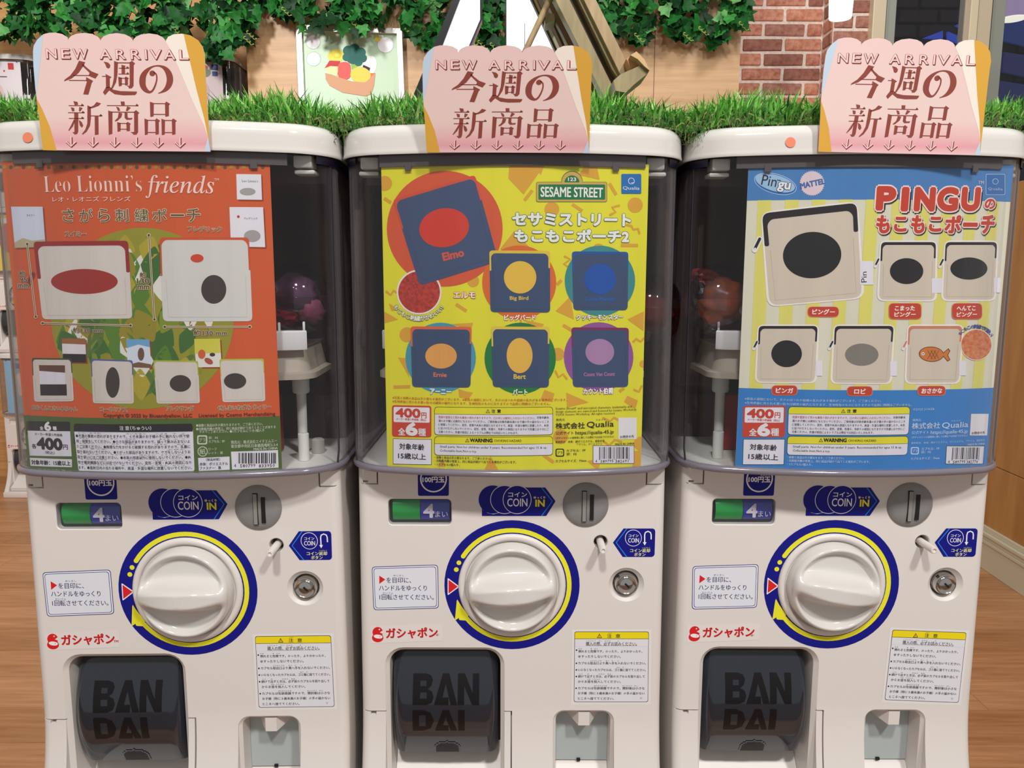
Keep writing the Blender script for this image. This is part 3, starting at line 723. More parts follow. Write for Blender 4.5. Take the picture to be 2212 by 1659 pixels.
for k, m in enumerate(machines):
    place(m, k); tag(m, names_[k], 'toy machine', 'capsule toy machines in the front row')
    for ch in m.children:
        if ch.name.startswith('knob') and not ch.name.startswith('knob_bezel'): ch.rotation_euler = (0, R((0, -4, 9)[k]), 0)
        if ch.name.startswith('caution_label') and k != 1:
            a = R((0, 0, 2.2)[k]); c = mat_plane(1320, 1440); M2 = Matrix.Translation((c[0], 0, c[1] + ZB)) @ Matrix.Rotation(a, 4, 'Y') @ Matrix.Translation((-c[0], 0, -c[1] - ZB)); ch.matrix_local = M2
    if k != 1:
        p_ = Print(surf_lid, lambda a, b, k=k: on_lid(a, b, k), slab=None, h0=.0006)
        p_.disc(*((61, 297), None, (1707.5, 307.5))[k], 11, (240, 140, 108), 0, 'round_sticker')
        o_ = p_.build(m, OFF)
        for s_ in o_.values(): s_['label'] = 'round orange sticker'
    p_ = Print(surf_front, lambda a, b, k=k: mat_plane(a, b, k), slab=None, h0=.0006)
    if k == 0: p_.text('TM', 246, 256, 1384.5, 4.5, (196, 40, 40), 0, 'trade_mark', off=.02)
    else: p_.text('®', (0, 942, 1621.5)[k], (0, 949, 1629)[k], (0, 1371, 1372)[k], 6, (196, 40, 40), 0, 'trade_mark')
    p_.build(m, OFF)

# ---------------------------------------------------------------- posters behind the domes
def poster_root(k, s0, s1, z0, z1, rgb, label, back=(225, 222, 215)):
    x, y, a = POSE[k]
    e = empty('poster', (x, y, -ZB), R(a), label, 'poster')
    L = []
    for i in range(33):
        s = s0 + (s1 - s0) * i / 32
        L.append([surf_poster(s, z0, 0), surf_poster(s, z1, 0), surf_poster(s, z1, -.0004), surf_poster(s, z0, -.0004)])
    V, Fc = loft(L); mesh('sheet', V, Fc, ink(rgb), e, 40, None, OFF, True)
    return e
def pouch(pr, P, body, zipc, glow=None, zh=.09, zl=.42, patch=None, seam=True, r=8):
    """P: TL TR BR BL in pixels"""
    def q(u, v):
        a = Vector(P[0]) * (1 - u) + Vector(P[1]) * u; b = Vector(P[3]) * (1 - u) + Vector(P[2]) * u; return tuple(a * (1 - v) + b * v)
    if glow:
        e = 3.2 / max((Vector(P[1]) - Vector(P[0])).length, 1)
        pr.poly(inset([q(-e, -e), q(-e, 1 + e), q(1 + e, 1 + e), q(1 + e, -e)], r + 3), glow, 5, 'pouch_print')
    pr.poly(inset([q(0, 0), q(.012, 1), q(.988, 1), q(1, 0)], r), body, 6, 'pouch_print')
    w_ = zh * .7
    pr.poly(inset([q(0, 0), q(.003, zl), q(w_, zl), q(w_ * .9, zh + .05), q(w_ + .04, zh), q(1 - w_ - .04, zh), q(1 - w_ * .9, zh + .05), q(1 - w_, zl * .85), q(.997, zl * .85), q(1, 0)], r * .8), zipc, 7, 'pouch_print')
    if seam: pr.line([q(.06, zl + .05), q(.075, .95), q(.93, .95), q(.94, zl)], .8, tuple(int(c * .86) for c in body), 7, 'pouch_print', caps=False)
    return q
def pull(pr, x, y, l, rgb, glow=WHT):
    pr.line([(x, y), (x - l * .45, y + l)], l * .5, glow, 8, 'pouch_print'); pr.line([(x, y), (x - l * .42, y + l * .85)], l * .26, rgb, 9, 'pouch_print'); pr.disc(x - l * .42, y + l * .88, l * .10, glow, 10, 'pouch_print', n=10)
def arctext(pr, t, cx, cy, r, a0, a1, h, rgb, out=None, inside=False):
    n = len(t)
    for i, ch in enumerate(t):
        a = R(a0 + (a1 - a0) * i / (n - 1)); x, y = cx + r * math.cos(a), cy + r * math.sin(a)
        sg = -1 if inside else 1; tx, ty = -math.sin(a) * sg, math.cos(a) * sg
        pr.text(ch, x - tx * h * .54, x + tx * h * .54, y - ty * h * .54, h * 1.08, rgb, 9, off=.03, out=out, outw=.08, y1=y + ty * h * .54, res=1, em=True)

# --- yellow poster, middle machine
k = 1; f = lambda x, y: on_poster(x, y, 1)
e = poster_root(1, (f(822, 356)[0] + f(838, 1010)[0]) / 2, (f(1403, 360)[0] + f(1383, 1008)[0]) / 2, f(1106, 1019)[1], f(1106, 357)[1] + .003, (228, 224, 50),
                'yellow poster of six blue zip pouches behind the middle dome')
p = Print(surf_poster, f); p.clip = ((f(822, 356)[0] + f(838, 1010)[0]) / 2 + .0002, (f(1403, 360)[0] + f(1383, 1008)[0]) / 2 - .0002, f(1106, 1019)[1] + .0002, f(1106, 357)[1] + .003)
OR = (220, 166, 56)
for t in [((1100, 358), (1175, 358), (1131, 420), (1098, 385)), ((1156, 358), (1176, 358), (1168, 378)), ((1250, 378), (1262, 360), (1290, 362), (1295, 388)), ((822, 668), (860, 690), (824, 700)),
          ((1170, 560), (1110, 500), (1080, 538)), ((1200, 672), (1232, 640), (1240, 690)), ((1355, 690), (1391, 672), (1390, 715)), ((1130, 690), (1175, 700), (1165, 718)), ((860, 772), (880, 774), (884, 815)),
          ((990, 840), (1005, 845), (1022, 848), (1012, 862), (992, 858)), ((1176, 842), (1198, 850), (1192, 868), (1168, 862)), ((1223, 848), (1272, 869), (1225, 880)), ((1355, 855), (1378, 865), (1372, 884), (1348, 868)),
          ((975, 700), (1022, 697), (1018, 712)), ((840, 655), (862, 668), (846, 672)), ((946, 1008), (956, 990), (962, 1008)), ((1045, 1018), (1060, 985), (1078, 1018)), ((1268, 996), (1300, 988), (1292, 1016)), ((1368, 975), (1386, 972), (1384, 1006), (1366, 1008)), ((1110, 720), (1125, 690), (1140, 722))]:
    p.poly(list(t), OR, 1, 'confetti_print')
for c in ((831, 396, 16), (1192, 452, 16), (1372, 443, 16.5), (1022, 607, 13), (879, 723, 16), (1205, 765, 14), (1293, 540, 14), (1389, 786, 8), (1211, 943, 16), (1384, 958, 15), (1128, 790, 9)): p.disc(*c, OR, 1, 'confetti_print', n=24)
for a_, b_ in (((830, 428), (845, 438)), ((1133, 433), (1150, 411)), ((1236, 441), (1258, 456)), ((1316, 396), (1331, 421)), ((1341, 530), (1378, 530)), ((985, 657), (1008, 672)), ((1203, 615), (1213, 605)), ((850, 836), (886, 835)), ((1216, 702), (1236, 714)), ((1174, 983), (1196, 999)), ((1338, 846), (1348, 838)), ((1046, 600), (1046, 612))):
    p.line([a_, b_], 7, OR, 1.3, 'confetti_print', caps=False)
for z_ in (((835, 630), (844, 637), (850, 628), (858, 632)), ((1337, 444), (1322, 448), (1330, 458), (1318, 464)), ((1354, 486), (1364, 488), (1368, 496), (1378, 494), (1381, 504)), ((1220, 554), (1232, 560), (1218, 570), (1230, 578)), ((1200, 802), (1206, 815), (1216, 808), (1224, 818)), ((1368, 738), (1374, 732), (1384, 738), (1390, 731)), ((1303, 903), (1318, 910), (1326, 902), (1338, 908)), ((1306, 955), (1316, 962), (1328, 950), (1342, 954)), ((1370, 842), (1380, 846), (1386, 834))):
    p.line(list(z_), 5, OR, 1.6, 'confetti_print')
p.disc(960.8, 494, 125, (214, 92, 56), 2, 'disc_print', n=64)
p.disc(905.5, 631, 48.5, (240, 235, 225), 3, 'disc_print'); p.disc(905.5, 631, 45, mat('towelling_red', (206, 62, 48), .6, noise=.3, nscale=420), 4, 'disc_print')
for c, rgb in (((1121.5, 610, 80), (220, 108, 46)), ((1295.8, 606.5, 76), (58, 140, 140)), ((952, 773, 76), (72, 154, 176)), ((1123.7, 774, 77), (26, 124, 60)), ((1293, 771, 75), (146, 84, 154))): p.disc(*c, rgb, 2.5, 'disc_print', n=48)
DN = (58, 80, 112)
q = pouch(p, [(849, 431), (1026, 378), (1079, 564), (905, 618)], (66, 84, 116), (212, 82, 60), zh=.03, zl=.34, r=10)
p.disc(959.7, 492, 54, (210, 64, 48), 8, 'pouch_print', ry=42, ang=-10)
p.text('Elmo', 957, 1001, 555.5, 16, (206, 92, 76), 8, off=.05, y1=545)
p.text('エルモ', 980.4, 1026.6, 637.3, 13, (250, 245, 235), 8, off=.03, out=(196, 62, 44), outw=.08)
arctext(p, 'もこもこ刺繍がかわいい！', 905.5, 626, 62, 142, 34, 11, (245, 245, 225), (24, 92, 50), True)
for P_, zc, pc, tx, tb, lb in (
    ([(1057, 541), (1188, 542), (1190, 675), (1058, 674)], (222, 196, 66), ((1123.5, 599, 35, 35), (230, 192, 70)), ('Big Bird', 1101.4, 1141, 645, 10), (222, 190, 80), ('ビッグバード', 1089.5, 1157, 686, 12, (204, 82, 48))),
    ([(1235, 543), (1357, 544), (1357, 670), (1237, 670)], (28, 86, 160), ((1296, 603, 34, 33), (24, 84, 168)), ('Cookie Monster', 1262.8, 1327.5, 645.5, 8), (36, 98, 180), ('クッキーモンスター', 1244.5, 1345.3, 685, 12, (30, 70, 84))),
    ([(887, 705), (1019, 706), (1018, 837), (889, 836)], (222, 102, 62), ((953, 769, 34, 27), (228, 166, 86)), ('Ernie', 937, 964.9, 809.4, 9), (220, 126, 90), ('アーニー', 929.5, 974.8, 846, 12, (52, 130, 150))),
    ([(1061, 705), (1187, 706), (1187, 837), (1063, 836)], (226, 200, 70), ((1122.4, 768, 28, 38), (232, 186, 76)), ('Bert', 1109.8, 1135.4, 813.3, 10), (226, 196, 80), ('バート', 1108, 1139, 846.5, 12, (24, 104, 54))),
    ([(1234, 707), (1358, 708), (1358, 836), (1236, 836)], (120, 44, 88), ((1295.3, 760, 31, 28), (170, 132, 172)), ('Count Van Count', 1260.9, 1327.8, 808, 8), (172, 116, 154), ('カウント伯爵', 1260, 1324, 844.8, 13, (120, 70, 130)))):
    pouch(p, P_, DN, zc, zh=.045, zl=.33, r=9)
    (a_, b_, c_, d_), rgb = pc; p.disc(a_, b_, c_, rgb, 8, 'pouch_print', ry=d_)
    p.text(*tx, tb, 8, off=.03); p.text(*lb[:5], (250, 248, 240), 8, off=.035, out=lb[5], outw=.08)
p.rect(1158, 393, 1311.4, 436.6, (70, 110, 60), 3, 'street_sign_print', 5); p.disc(1235.4, 392, 23, (70, 110, 60), 3.4, 'street_sign_print')
p.rect(1159, 394, 1310.4, 435.6, (206, 172, 84), 4, 'street_sign_print', 4.5); p.disc(1235.4, 393, 22, (206, 172, 84), 4.4, 'street_sign_print')
p.rect(1163, 398.7, 1307, 431.4, (24, 118, 66), 5, 'street_sign_print', 2.5); p.poly([(1235.4 + 16 * math.cos(a), 394 - 15 * math.sin(a)) for a in [math.pi * i / 16 for i in range(17)]], (24, 118, 66), 5.4, 'street_sign_print')
p.text('123', 1227, 1244, 387.5, 7.5, WHT, 7, off=.03); p.text('SESAME STREET', 1168, 1301.8, 415.4, 21, (240, 240, 228), 7, off=.018)
p.rect(1342, 375.7, 1385, 418.7, (28, 112, 178), 4, 'maker_logo_print', 3); p.disc(1363.5, 391, 7, WHT, 5, 'maker_logo_print'); p.disc(1363.5, 391, 5.8, (28, 112, 178), 6, 'maker_logo_print'); p.line([(1363, 395), (1370, 395)], 1.2, WHT, 7, 'maker_logo_print', caps=False)
p.text('Qualia', 1345, 1381, 407, 8, WHT, 7)
p.text('セサミストリート', 1107.9, 1361.4, 474.5, 25, (236, 238, 232), 8, off=.055, out=(28, 96, 54), outw=.09, res=3)
p.text('もこもこポーチ2', 1112.3, 1357.6, 509.5, 26, (236, 238, 232), 8, off=.055, out=(28, 96, 54), outw=.09, res=3)

def fineprint(p, T, hdr, tc, X):
    """shared small print of the yellow and the blue poster; X maps yellow-poster pixels to this poster's"""
    g = lambda t, x0, x1, y, h, c=BLK, off=.012, L=8: p.text(t, X(x0, y)[0], X(x1, y)[0], X(x0, y)[1], h, c, L, off=off)
    rc = lambda x0, y0, x1, y1, c, L, part, r=0: p.poly(inset([X(x0, y0), X(x0, y1), X(x1, y1), X(x1, y0)], r) if r else [X(x0, y0), X(x0, y1), X(x1, y1), X(x1, y0)], c, L, part)
    PR = (206, 68, 48)
    rc(847, 875, 932, 943, PR, 4, 'price_print', 6); rc(850.7, 878.7, 928.3, 911.5, (236, 236, 240), 5, 'price_print', 3)
    g('400', 856, 907.6, 891.8, 18, PR, .05); g('円', 910.6, 921.4, 895.6, 12, PR, .02); g('メーカー希望小売価格（税込）', 856.5, 921, 905.8, 5.2, PR)
    g('全', 860.7, 875.3, 932, 15, WHT, .03); g('6', 878.4, 900.7, 926.8, 25, WHT, .06); g('種', 903.7, 920, 932, 16, WHT, .018)
    rc(849, 947, 932.6, 1002.5, BLK, 4, 'age_print'); rc(850, 948, 931.6, 1001.5, (232, 232, 240), 5, 'age_print')
    g('対象年齢', 863.3, 916.5, 964.8, 13, BLK, .02); g('15歳以上', 860.7, 920, 985.3, 13, BLK, .022)
    for (y0, y1, yh) in ((877, 938, 893), (940.7, 982, 957)):
        rc(938.3, y0, 1194.5, y1, BLK, 4, 'caution_print', 8); rc(939.3, y0 + 1, 1193.5, y1 - 1, hdr, 5, 'caution_print', 7.4)
        rc(939.3, yh - 2, 1193.5, y1 - 1, (230, 230, 238), 6, 'caution_print', 7.4); rc(939.3, yh - 3, 1193.5, yh + 6, (230, 230, 238), 6.5, 'caution_print'); rc(939.3, yh - 8, 1193.5, yh - .8, hdr, 7, 'caution_print'); rc(939.3, yh - .8, 1193.5, yh, BLK, 7.5, 'caution_print')
    warn_tri(p, *X(1054, 886.4), 8, 9, hdr); g('注', 1062, 1069.7, 886.5, 7.5, BLK, .03); g('意', 1074, 1082, 886.5, 7.5, BLK, .03)
    RD = (198, 60, 66)
    g('怪我や窒息など思わぬ事故の恐れがありますので、口の中には絶対に入れないでください。', 947.5, 1155.8, 900.3, 5.6, RD); g('対象年齢未', 1159.8, 1185.4, 900.3, 5.6)
    g('満のお子様には絶対に与えないでください。ご使用後は対象年齢未満のお子様の手の届かないところ', 947.5, 1185.4, 908.2, 5.6)
    g('に保管してください。変形、変質や火災の原因となりますので、高温・多湿な場所に放置したり、火気', 947.5, 1185.4, 916.2, 5.6)
    g('に近づけたりしないでください。変形、変質、色落ち、色移りの原因になりますので洗濯には十分にご', 947.5, 1185.4, 924.2, 5.6)
    g('注意ください。洗濯が原因によるトラブルは弊社では対応いたしかねます。', 947.5, 1119.8, 932.2, 5.6)
    warn_tri(p, *X(1009.5, 949.4), 8, 9, hdr); g('WARNING', 1015.6, 1063.6, 949.5, 7.6, BLK, .05); g('CHOKING HAZARD', 1067, 1127, 950.4, 5)
    g('Small parts. Not for children under 3 years. Recommended for ages 15 & up.', 950.8, 1182, 964.5, 6.4, BLK, .008); g('Collectable Item.Not a toy.', 950.8, 1030, 973, 6.4, BLK, .008)
    g('・画像と商品は多少異なります。ご了承ください。', 939.5, 1061, 987.3, 5.8, tc); g('・自動販売機の性質上、同じ商品が続けて出てくる場合がございます。', 939.5, 1115, 994.7, 5.8, tc); g('・1カプセル1個入り。', 939.5, 993.6, 1001.8, 5.8, tc)
    g('発売元', 1201, 1220, 905, 5.5, tc); g('株式会社', 1200, 1263, 917.7, 13, tc, .015); g('Qualia', 1267.5, 1325.4, 917, 14, tc, .012); g('クオリア', 1287, 1308, 906.5, 3, tc)
    g('公式サイト', 1200.5, 1238.8, 933.6, 7.2, tc); g('https://qualia-45.jp', 1243, 1325.4, 933, 10, tc, .012); g('（ガチャマシンの故障等に関しては弊社では対応できません）', 1200.3, 1326, 942.8, 4.8, tc)
    g('カプセル：PP', 1223.7, 1265, 971, 6, tc); g('袋：PE', 1223.7, 1245.7, 979, 6, tc); g('カプセルサイズ：70mm', 1200, 1266.3, 993.4, 6, tc)
    rc(1200, 967.5, 1218.6, 984.7, tc, 4, 'recycling_print', 4); rc(1202.3, 969.8, 1216.3, 982.4, T, 5, 'recycling_print', 3); g('プラ', 1203.5, 1215, 976.2, 7, tc)
    g('MADE IN CHINA', 1328.9, 1370, 958.5, 4.6, tc)
    rc(1280.4, 962, 1370, 1001.5, BLK, 4, 'barcode_print'); rc(1281.4, 963, 1369, 1000.5, (228, 228, 234), 5, 'barcode_print')
    rc(1335.4, 902, 1375, 948.6, (232, 230, 232), 4, 'contact_card_print'); g('お問合せ先', 1339, 1369, 943, 6)
    q_ = random.Random(5); x = 0; Ws = [q_.choice((1, 1, 2, 3)) for _ in range(47)]; kk = 65.5 / sum(Ws)
    for i, wd in enumerate(Ws):
        if i % 2 == 0: rc(1294 + x * kk, 965.5, 1294 + (x + wd) * kk, 991 if 1 < i < 45 and i not in (22, 24) else 993.5, BLK, 6, 'barcode_print')
        x += wd
p.text('※写真と実際の商品は多少異なる場合がございます。※製造の過程において、多少のほつれや絵柄の乱れがある場合がございます。', 848.4, 1224.6, 860.8, 6, (206, 84, 30), 8, off=.012)
p.text('※生地表面に見られる黒い粒々は綿実の破片になります。生地特有のものになりますので品質に問題はございません。', 848.4, 1189, 869, 6, (206, 84, 30), 8, off=.012)
fineprint(p, (228, 224, 50), (232, 226, 40), (40, 36, 24), lambda x, y: (x, y + (1.5 if 900 < x < 1250 else 0)))
for t, x1, y in (('Sesame Street® and associated characters, trademarks and', 1364.3, 880), ('design elements are owned and licensed by Sesame Workshop.', 1375.8, 887), ('©2025 Sesame Workshop. All rights reserved.', 1328.5, 894.2)): p.text(t, 1200.2, x1, y, 6.2, (40, 36, 24), 8)
p.text('素材表示　本体：綿ポリエステル、亜鉛合金', 1200, 1305.8, 953, 5.4, (40, 36, 24), 8, off=.012); p.text('アクリル、ポリエステル', 1245, 1301, 958.8, 5, (40, 36, 24), 8)
for t, a_, b_ in (('4', 1286, 1289.5), ('589795', 1297, 1325), ('382691', 1329, 1357)): p.text(t, a_, b_, 995.8, 6.3, BLK, 9)
p.build(e, OFF)

# --- blue and cream poster, right machine
f = lambda x, y: on_poster(x, y, 2)
s0 = (f(1616, 357)[0] + f(1589, 1010)[0]) / 2; s1 = (f(2187.5, 362)[0] + f(2133, 1006)[0]) / 2; zb0 = f(1860, 1018)[1]; zt0 = f(1880, 357)[1]
e = poster_root(2, s0, s1, zb0, zt0 + .003, (224, 222, 198), 'blue and cream poster of six cream zip pouches behind the right dome')
p = Print(surf_poster, f); p.clip = (s0 + .0001, s1 - .0001, zb0, zt0 + .003)
HB, BB = (70, 130, 188), (52, 130, 200)
zh_ = f(1880, 431)[1]; zbb = f(1860, 843)[1]
sa, sb = f(1635, 480)[0], f(2083, 480)[0]
for i in range(-1, 10):
    a_ = sa + (sb - sa) * i / 8; b_ = a_ + (sb - sa) / 16.
    a_, b_ = max(a_, s0), min(b_, s1)
    if b_ > a_: p.poly([(a_, zh_), (a_, zbb), (b_, zbb), (b_, zh_)], (226, 222, 112), 1, 'stripe_print', True)
p.poly([(s0, zt0 + .003), (s0, zh_), (s1, zh_), (s1, zt0 + .003)], HB, 1, 'band_print', True)
p.poly([(s0, zbb), (s0, zb0), (s1, zb0), (s1, zbb)], BB, 1, 'band_print', True)
p.disc(1675, 397, 47, (190, 214, 236), 2, 'logo_print', ry=21.5, ang=15); p.disc(1675, 397, 45.6, (34, 100, 174), 3, 'logo_print', ry=20.2, ang=15); p.disc(1674.5, 395.5, 44, (158, 196, 226), 4, 'logo_print', ry=17.5, ang=15)
p.text('Pin', 1646, 1678, 388, 22, (20, 24, 50), 6, off=.0, y1=393); p.text('gu', 1680, 1706, 403, 20, (236, 240, 244), 6, off=.03, out=(20, 24, 50), outw=.07, y1=406)
p.line([(1679, 389), (1686, 390)], 1.6, (20, 24, 50), 7, 'logo_print')
P_ = []
for i in range(72):
    a = 2 * math.pi * i / 72; r_ = 27.5 if i % 2 else 25; P_.append((1754 + r_ * math.cos(a), 396 + r_ * math.sin(a)))
p.poly(P_, (226, 208, 212), 4, 'logo_print'); p.text('MATTEL', 1729, 1781, 402, 11.5, (70, 110, 170), 6, off=.045, y1=391)
RT_ = (200, 64, 38); SH = ((24, 18, 26), 2.0, 2.2)
for t, a_, b_ in (('P', 1896, 1931), ('I', 1950, 1958.5), ('N', 1978, 2016), ('G', 2027, 2066), ('U', 2079, 2113)):
    p.text(t, a_, b_, 428.5 + (2 if t != 'P' else 0), 45, RT_, 9, off=.065, out=(246, 226, 220), outw=.115, res=5, sh=SH)
p.text('の', 2127, 2148, 440.7, 20, RT_, 9, off=.05, out=(246, 226, 220), outw=.14, res=4, sh=SH)
for i, ch in enumerate('もこもこポーチ'):
    xc = 1907 + i * 37.6; wd = (26, 24, 26, 24, 32, 28, 26)[i]; hh = (36, 29, 36, 29, 36, 5, 37)[i]
    p.text(ch, xc - wd / 2, xc + wd / 2, 484.5 + (1 if i == 5 else 0), hh, RT_, 9, off=.05, out=(246, 226, 220), outw=.105, res=4, sh=SH)
p.text('TM', 2112, 2124, 394.5, 7, (214, 200, 210), 8, off=.02)
p.rect(2129, 376, 2170.8, 421, (190, 212, 236), 3, 'maker_logo_print', 3); p.rect(2130, 377, 2169.8, 420, (44, 112, 178), 4, 'maker_logo_print', 2.5)
p.disc(2149.5, 392, 6.5, (190, 212, 236), 5, 'maker_logo_print'); p.disc(2149.5, 392, 5.4, (44, 112, 178), 6, 'maker_logo_print'); p.text('Qualia', 2132.6, 2165, 408.6, 7, (176, 206, 236), 7)
CRM, GL = (214, 203, 182), (244, 238, 232)
pouch(p, [(1646, 461), (1850, 438), (1864, 642), (1660, 660)], CRM, (34, 28, 30), GL, zh=.075, zl=.36, r=20); pull(p, 1641, 516, 24, (34, 28, 30))
p.disc(1754, 551, 63, (26, 25, 26), 8, 'pouch_print', ry=50, ang=-4, n=48)
def tagp(x0, y0, x1, y1, rt=True):
    p.rect(x0, y0, x1, y1, (232, 230, 236), 8, 'pouch_print', 1)
    if rt: p.text('Pin', x0 + (x1 - x0) * .3, x0 + (x1 - x0) * .3, y1 - 5, (x1 - x0) * .4, BLK, 9, y1=y0 + (y1 - y0) * .45)
tagp(1857, 564, 1886, 615)
for P_, pc, tg, px_ in (([(1903, 523), (2021, 523), (2020, 648), (1897, 647)], ((1957.7, 585.6, 36, 28), (26, 25, 26)), (2012, 601, 2034, 633), (1897, 560)),
                   ([(2042, 523), (2153, 523), (2148, 647), (2035, 647)], ((2092, 580, 40, 24), (26, 25, 26)), (2146, 600, 2160, 632), (2036, 561)),
                   ([(1639, 704), (1766, 704), (1761, 825), (1633, 824)], ((1699, 764, 33, 29), (30, 29, 32)), (1762, 779, 1776, 812), (1635, 738)),
                   ([(1803, 704), (1930, 704), (1923, 827), (1796, 826)], ((1861, 766, 36, 24), (132, 128, 118)), (1922, 780, 1937, 812), (1798, 738)),
                   ([(1962, 704), (2078, 704), (2071, 826), (1956, 826)], None, (2071, 779, 2086, 811), (1957, 738))):
    zc = (34, 28, 30) if pc else (208, 132, 100)
    pouch(p, P_, CRM, zc, GL, zh=.05, zl=.33, r=12); pull(p, *px_, 15, zc); tagp(*tg, False)
    if pc: (a_, b_, c_, d_), rgb = pc; p.disc(a_, b_, c_, rgb, 8, 'pouch_print', ry=d_)
p.disc(2011, 765, 27, (110, 58, 20), 8, 'pouch_print', ry=16.5, ang=3); p.poly([(2032, 765), (2048, 752), (2052, 758), (2047, 767), (2052, 777), (2046, 781)], (110, 58, 20), 8.2, 'pouch_print')
p.disc(2011, 765, 25.4, (206, 124, 52), 9, 'pouch_print', ry=15, ang=3); p.poly([(2034, 765), (2047, 754.5), (2050, 759), (2045, 767), (2050, 776), (2046, 779)], (206, 124, 52), 9.2, 'pouch_print')
for a_ in (2008, 2015, 2022): p.line([(a_ - 5, 757), (a_ + 5, 775)], 1, (110, 58, 20), 10, 'pouch_print'); p.line([(a_ + 5, 757), (a_ - 5, 775)], 1, (110, 58, 20), 10, 'pouch_print')
p.disc(1993, 764, 3.4, WHT, 10, 'pouch_print', n=12); p.disc(1993, 764, 1.4, BLK, 11, 'pouch_print', n=8)
p.disc(2108, 744.5, 34, (240, 232, 220), 8.4, 'disc_print'); p.disc(2108, 744.5, 32.5, mat('towelling_orange', (222, 150, 100), .6, rgb2=(200, 96, 44), nscale=300), 9, 'disc_print')
arctext(p, 'もこもこの刺繍で可愛い！', 2106, 747, 42, -140, -28, 9, (40, 70, 150))
RP_ = (198, 66, 40)
for x0, y0, x1, y1, ts in ((1745, 663, 1811, 684, (('ピングー', 1754.6, 1802.8, 673.5, 11),)), (1920, 655.5, 1989, 689, (('こまった', 1932.7, 1975, 665.7, 10), ('ピングー', 1931.6, 1977, 679, 10))),
                           (2056, 655.5, 2120, 689, (('へんてこ', 2066, 2106, 665.7, 10), ('ピングー', 2066, 2109, 679, 10))), (1667, 833, 1721.5, 853, (('ピンガ', 1676, 1712.7, 843.3, 10.5),)),
                           (1830, 835, 1883.5, 854.6, (('ロビ', 1845, 1869, 845, 10.5),)), (1982, 834, 2041, 853.7, (('おさかな', 1990, 2034, 844, 10.5),))):
    p.rect(x0 - 1, y0 - 1, x1 + 1, y1 + 1, (228, 150, 130), 8, 'name_pill_print', 10); p.rect(x0, y0, x1, y1, RP_, 8.5, 'name_pill_print', 10)
    for t in ts: p.text(*t, (250, 244, 238), 10, off=.035)
LBl = (190, 214, 238)
p.text('※製造の過程において、多少のほつれや絵柄の乱れがある場合がございます。ご了承ください。', 1608.7, 1903.7, 863.5, 6, LBl, 8, off=.01)
p.text('※生地表面に見られる黒い粒々は綿実の破片になります。生地特有のものになりますので品質に問題はございません。', 1608.7, 1969, 872, 6, LBl, 8, off=.01)
def XR(x, y):
    v = (y - 875) / 127.; tab = ((847, 1605.5, 1601.5), (932.6, 1698, 1693.5), (938.3, 1702.8, 1698.6), (1194.5, 1966, 1958.5), (1200, 1970.5, 1966), (1280.4, 2049, 2041.5), (1326, 2094, 2085), (1335.4, 2099, 2091), (1370, 2133, 2123), (1375, 2137, 2127.5))
    xt = x
    for a, b in zip(tab, tab[1:]):
        if x <= b[0] or b is tab[-1]:
            t = (x - a[0]) / (b[0] - a[0]); xt = (a[1] + (b[1] - a[1]) * t) * (1 - v) + (a[2] + (b[2] - a[2]) * t) * v; break
    yy = y + 1.2
    if 1196 < x < 1330: yy = 884 + (y - 880) * .93 + .2
    if x > 1330 and y < 950: yy = y - 8.2
    if x >= 1280 and y > 950: yy = y + .8 - .0 * x
    return xt, yy
fineprint(p, BB, (232, 226, 40), (200, 220, 242), XR)
p.text('©2025 JOKER', 1971.4, 2017.8, 884.5, 6.5, LBl, 8); p.text('素材表示　本体：綿ポリエステル、ポリエステル、アクリル、亜鉛合金', 1968, 2126, 953.6, 4.8, LBl, 8)
for t, a_, b_ in (('4', 1286, 1289.5), ('589795', 1297, 1325), ('382776', 1329, 1357)): p.text(t, XR(a_, 996)[0], XR(b_, 996)[0], 997, 6.3, BLK, 9)
p.build(e, OFF)

# --- orange poster, left machine
f = lambda x, y: on_poster(x, y, 0)
s0 = f(32, 680)[0]; s1 = f(596, 680)[0]; zb0 = f(335, 1024)[1]; zt0 = f(300, 352)[1]
e = poster_root(0, s0, s1, zb0, zt0 + .003, (208, 92, 46), 'orange and green poster of six pale zip pouches behind the left dome')
p = Print(surf_poster, f); p.clip = (s0 + .0001, s1 - .0001, zb0, zt0 + .003)
p.disc(308, 688, 197, (150, 148, 44), 1, 'leaf_print', ry=196, n=72)
q_ = random.Random(11)
for i in range(120):
    cx, cy = 308 + q_.uniform(-170, 170), 688 + q_.uniform(-175, 175); l = q_.uniform(55, 95) / 2; wd = q_.uniform(16, 27); a = R(q_.choice((90, 90, 90, 70, 110)) + q_.uniform(-10, 10))
    P_ = []
    for j in range(24):
        t = 2 * math.pi * j / 24; u = l * math.cos(t); v = wd * math.sin(t) * (1 - .55 * abs(math.cos(t)))
        P_.append((cx + u * math.cos(a) - v * math.sin(a), cy + u * math.sin(a) + v * math.cos(a)))
    if any(((x - 308) / 195) ** 2 + ((y - 688) / 194) ** 2 > 1 for x, y in P_): continue
    p.poly(P_, q_.choice(((88, 130, 42), (66, 108, 46), (176, 162, 52), (128, 146, 40), (150, 138, 40), (226, 224, 214), (92, 120, 50))), 1.2 + i * .012, 'leaf_print')
i = 0; x = 10
while x < 575:
    i += 1; p.disc(x, 361, 4.2, ((92, 84, 34), (166, 136, 52))[i % 2], 1, 'dot_print', n=14); x += 13.6
GB = (78, 104, 46); zg = f(330, 904)[1]
p.poly([(s0, zg), (s0, zb0), (s1, zb0), (s1, zg)], GB, 2, 'band_print', True)
CRE = (246, 218, 204); OLV, OLO = (104, 92, 54), (240, 226, 196)
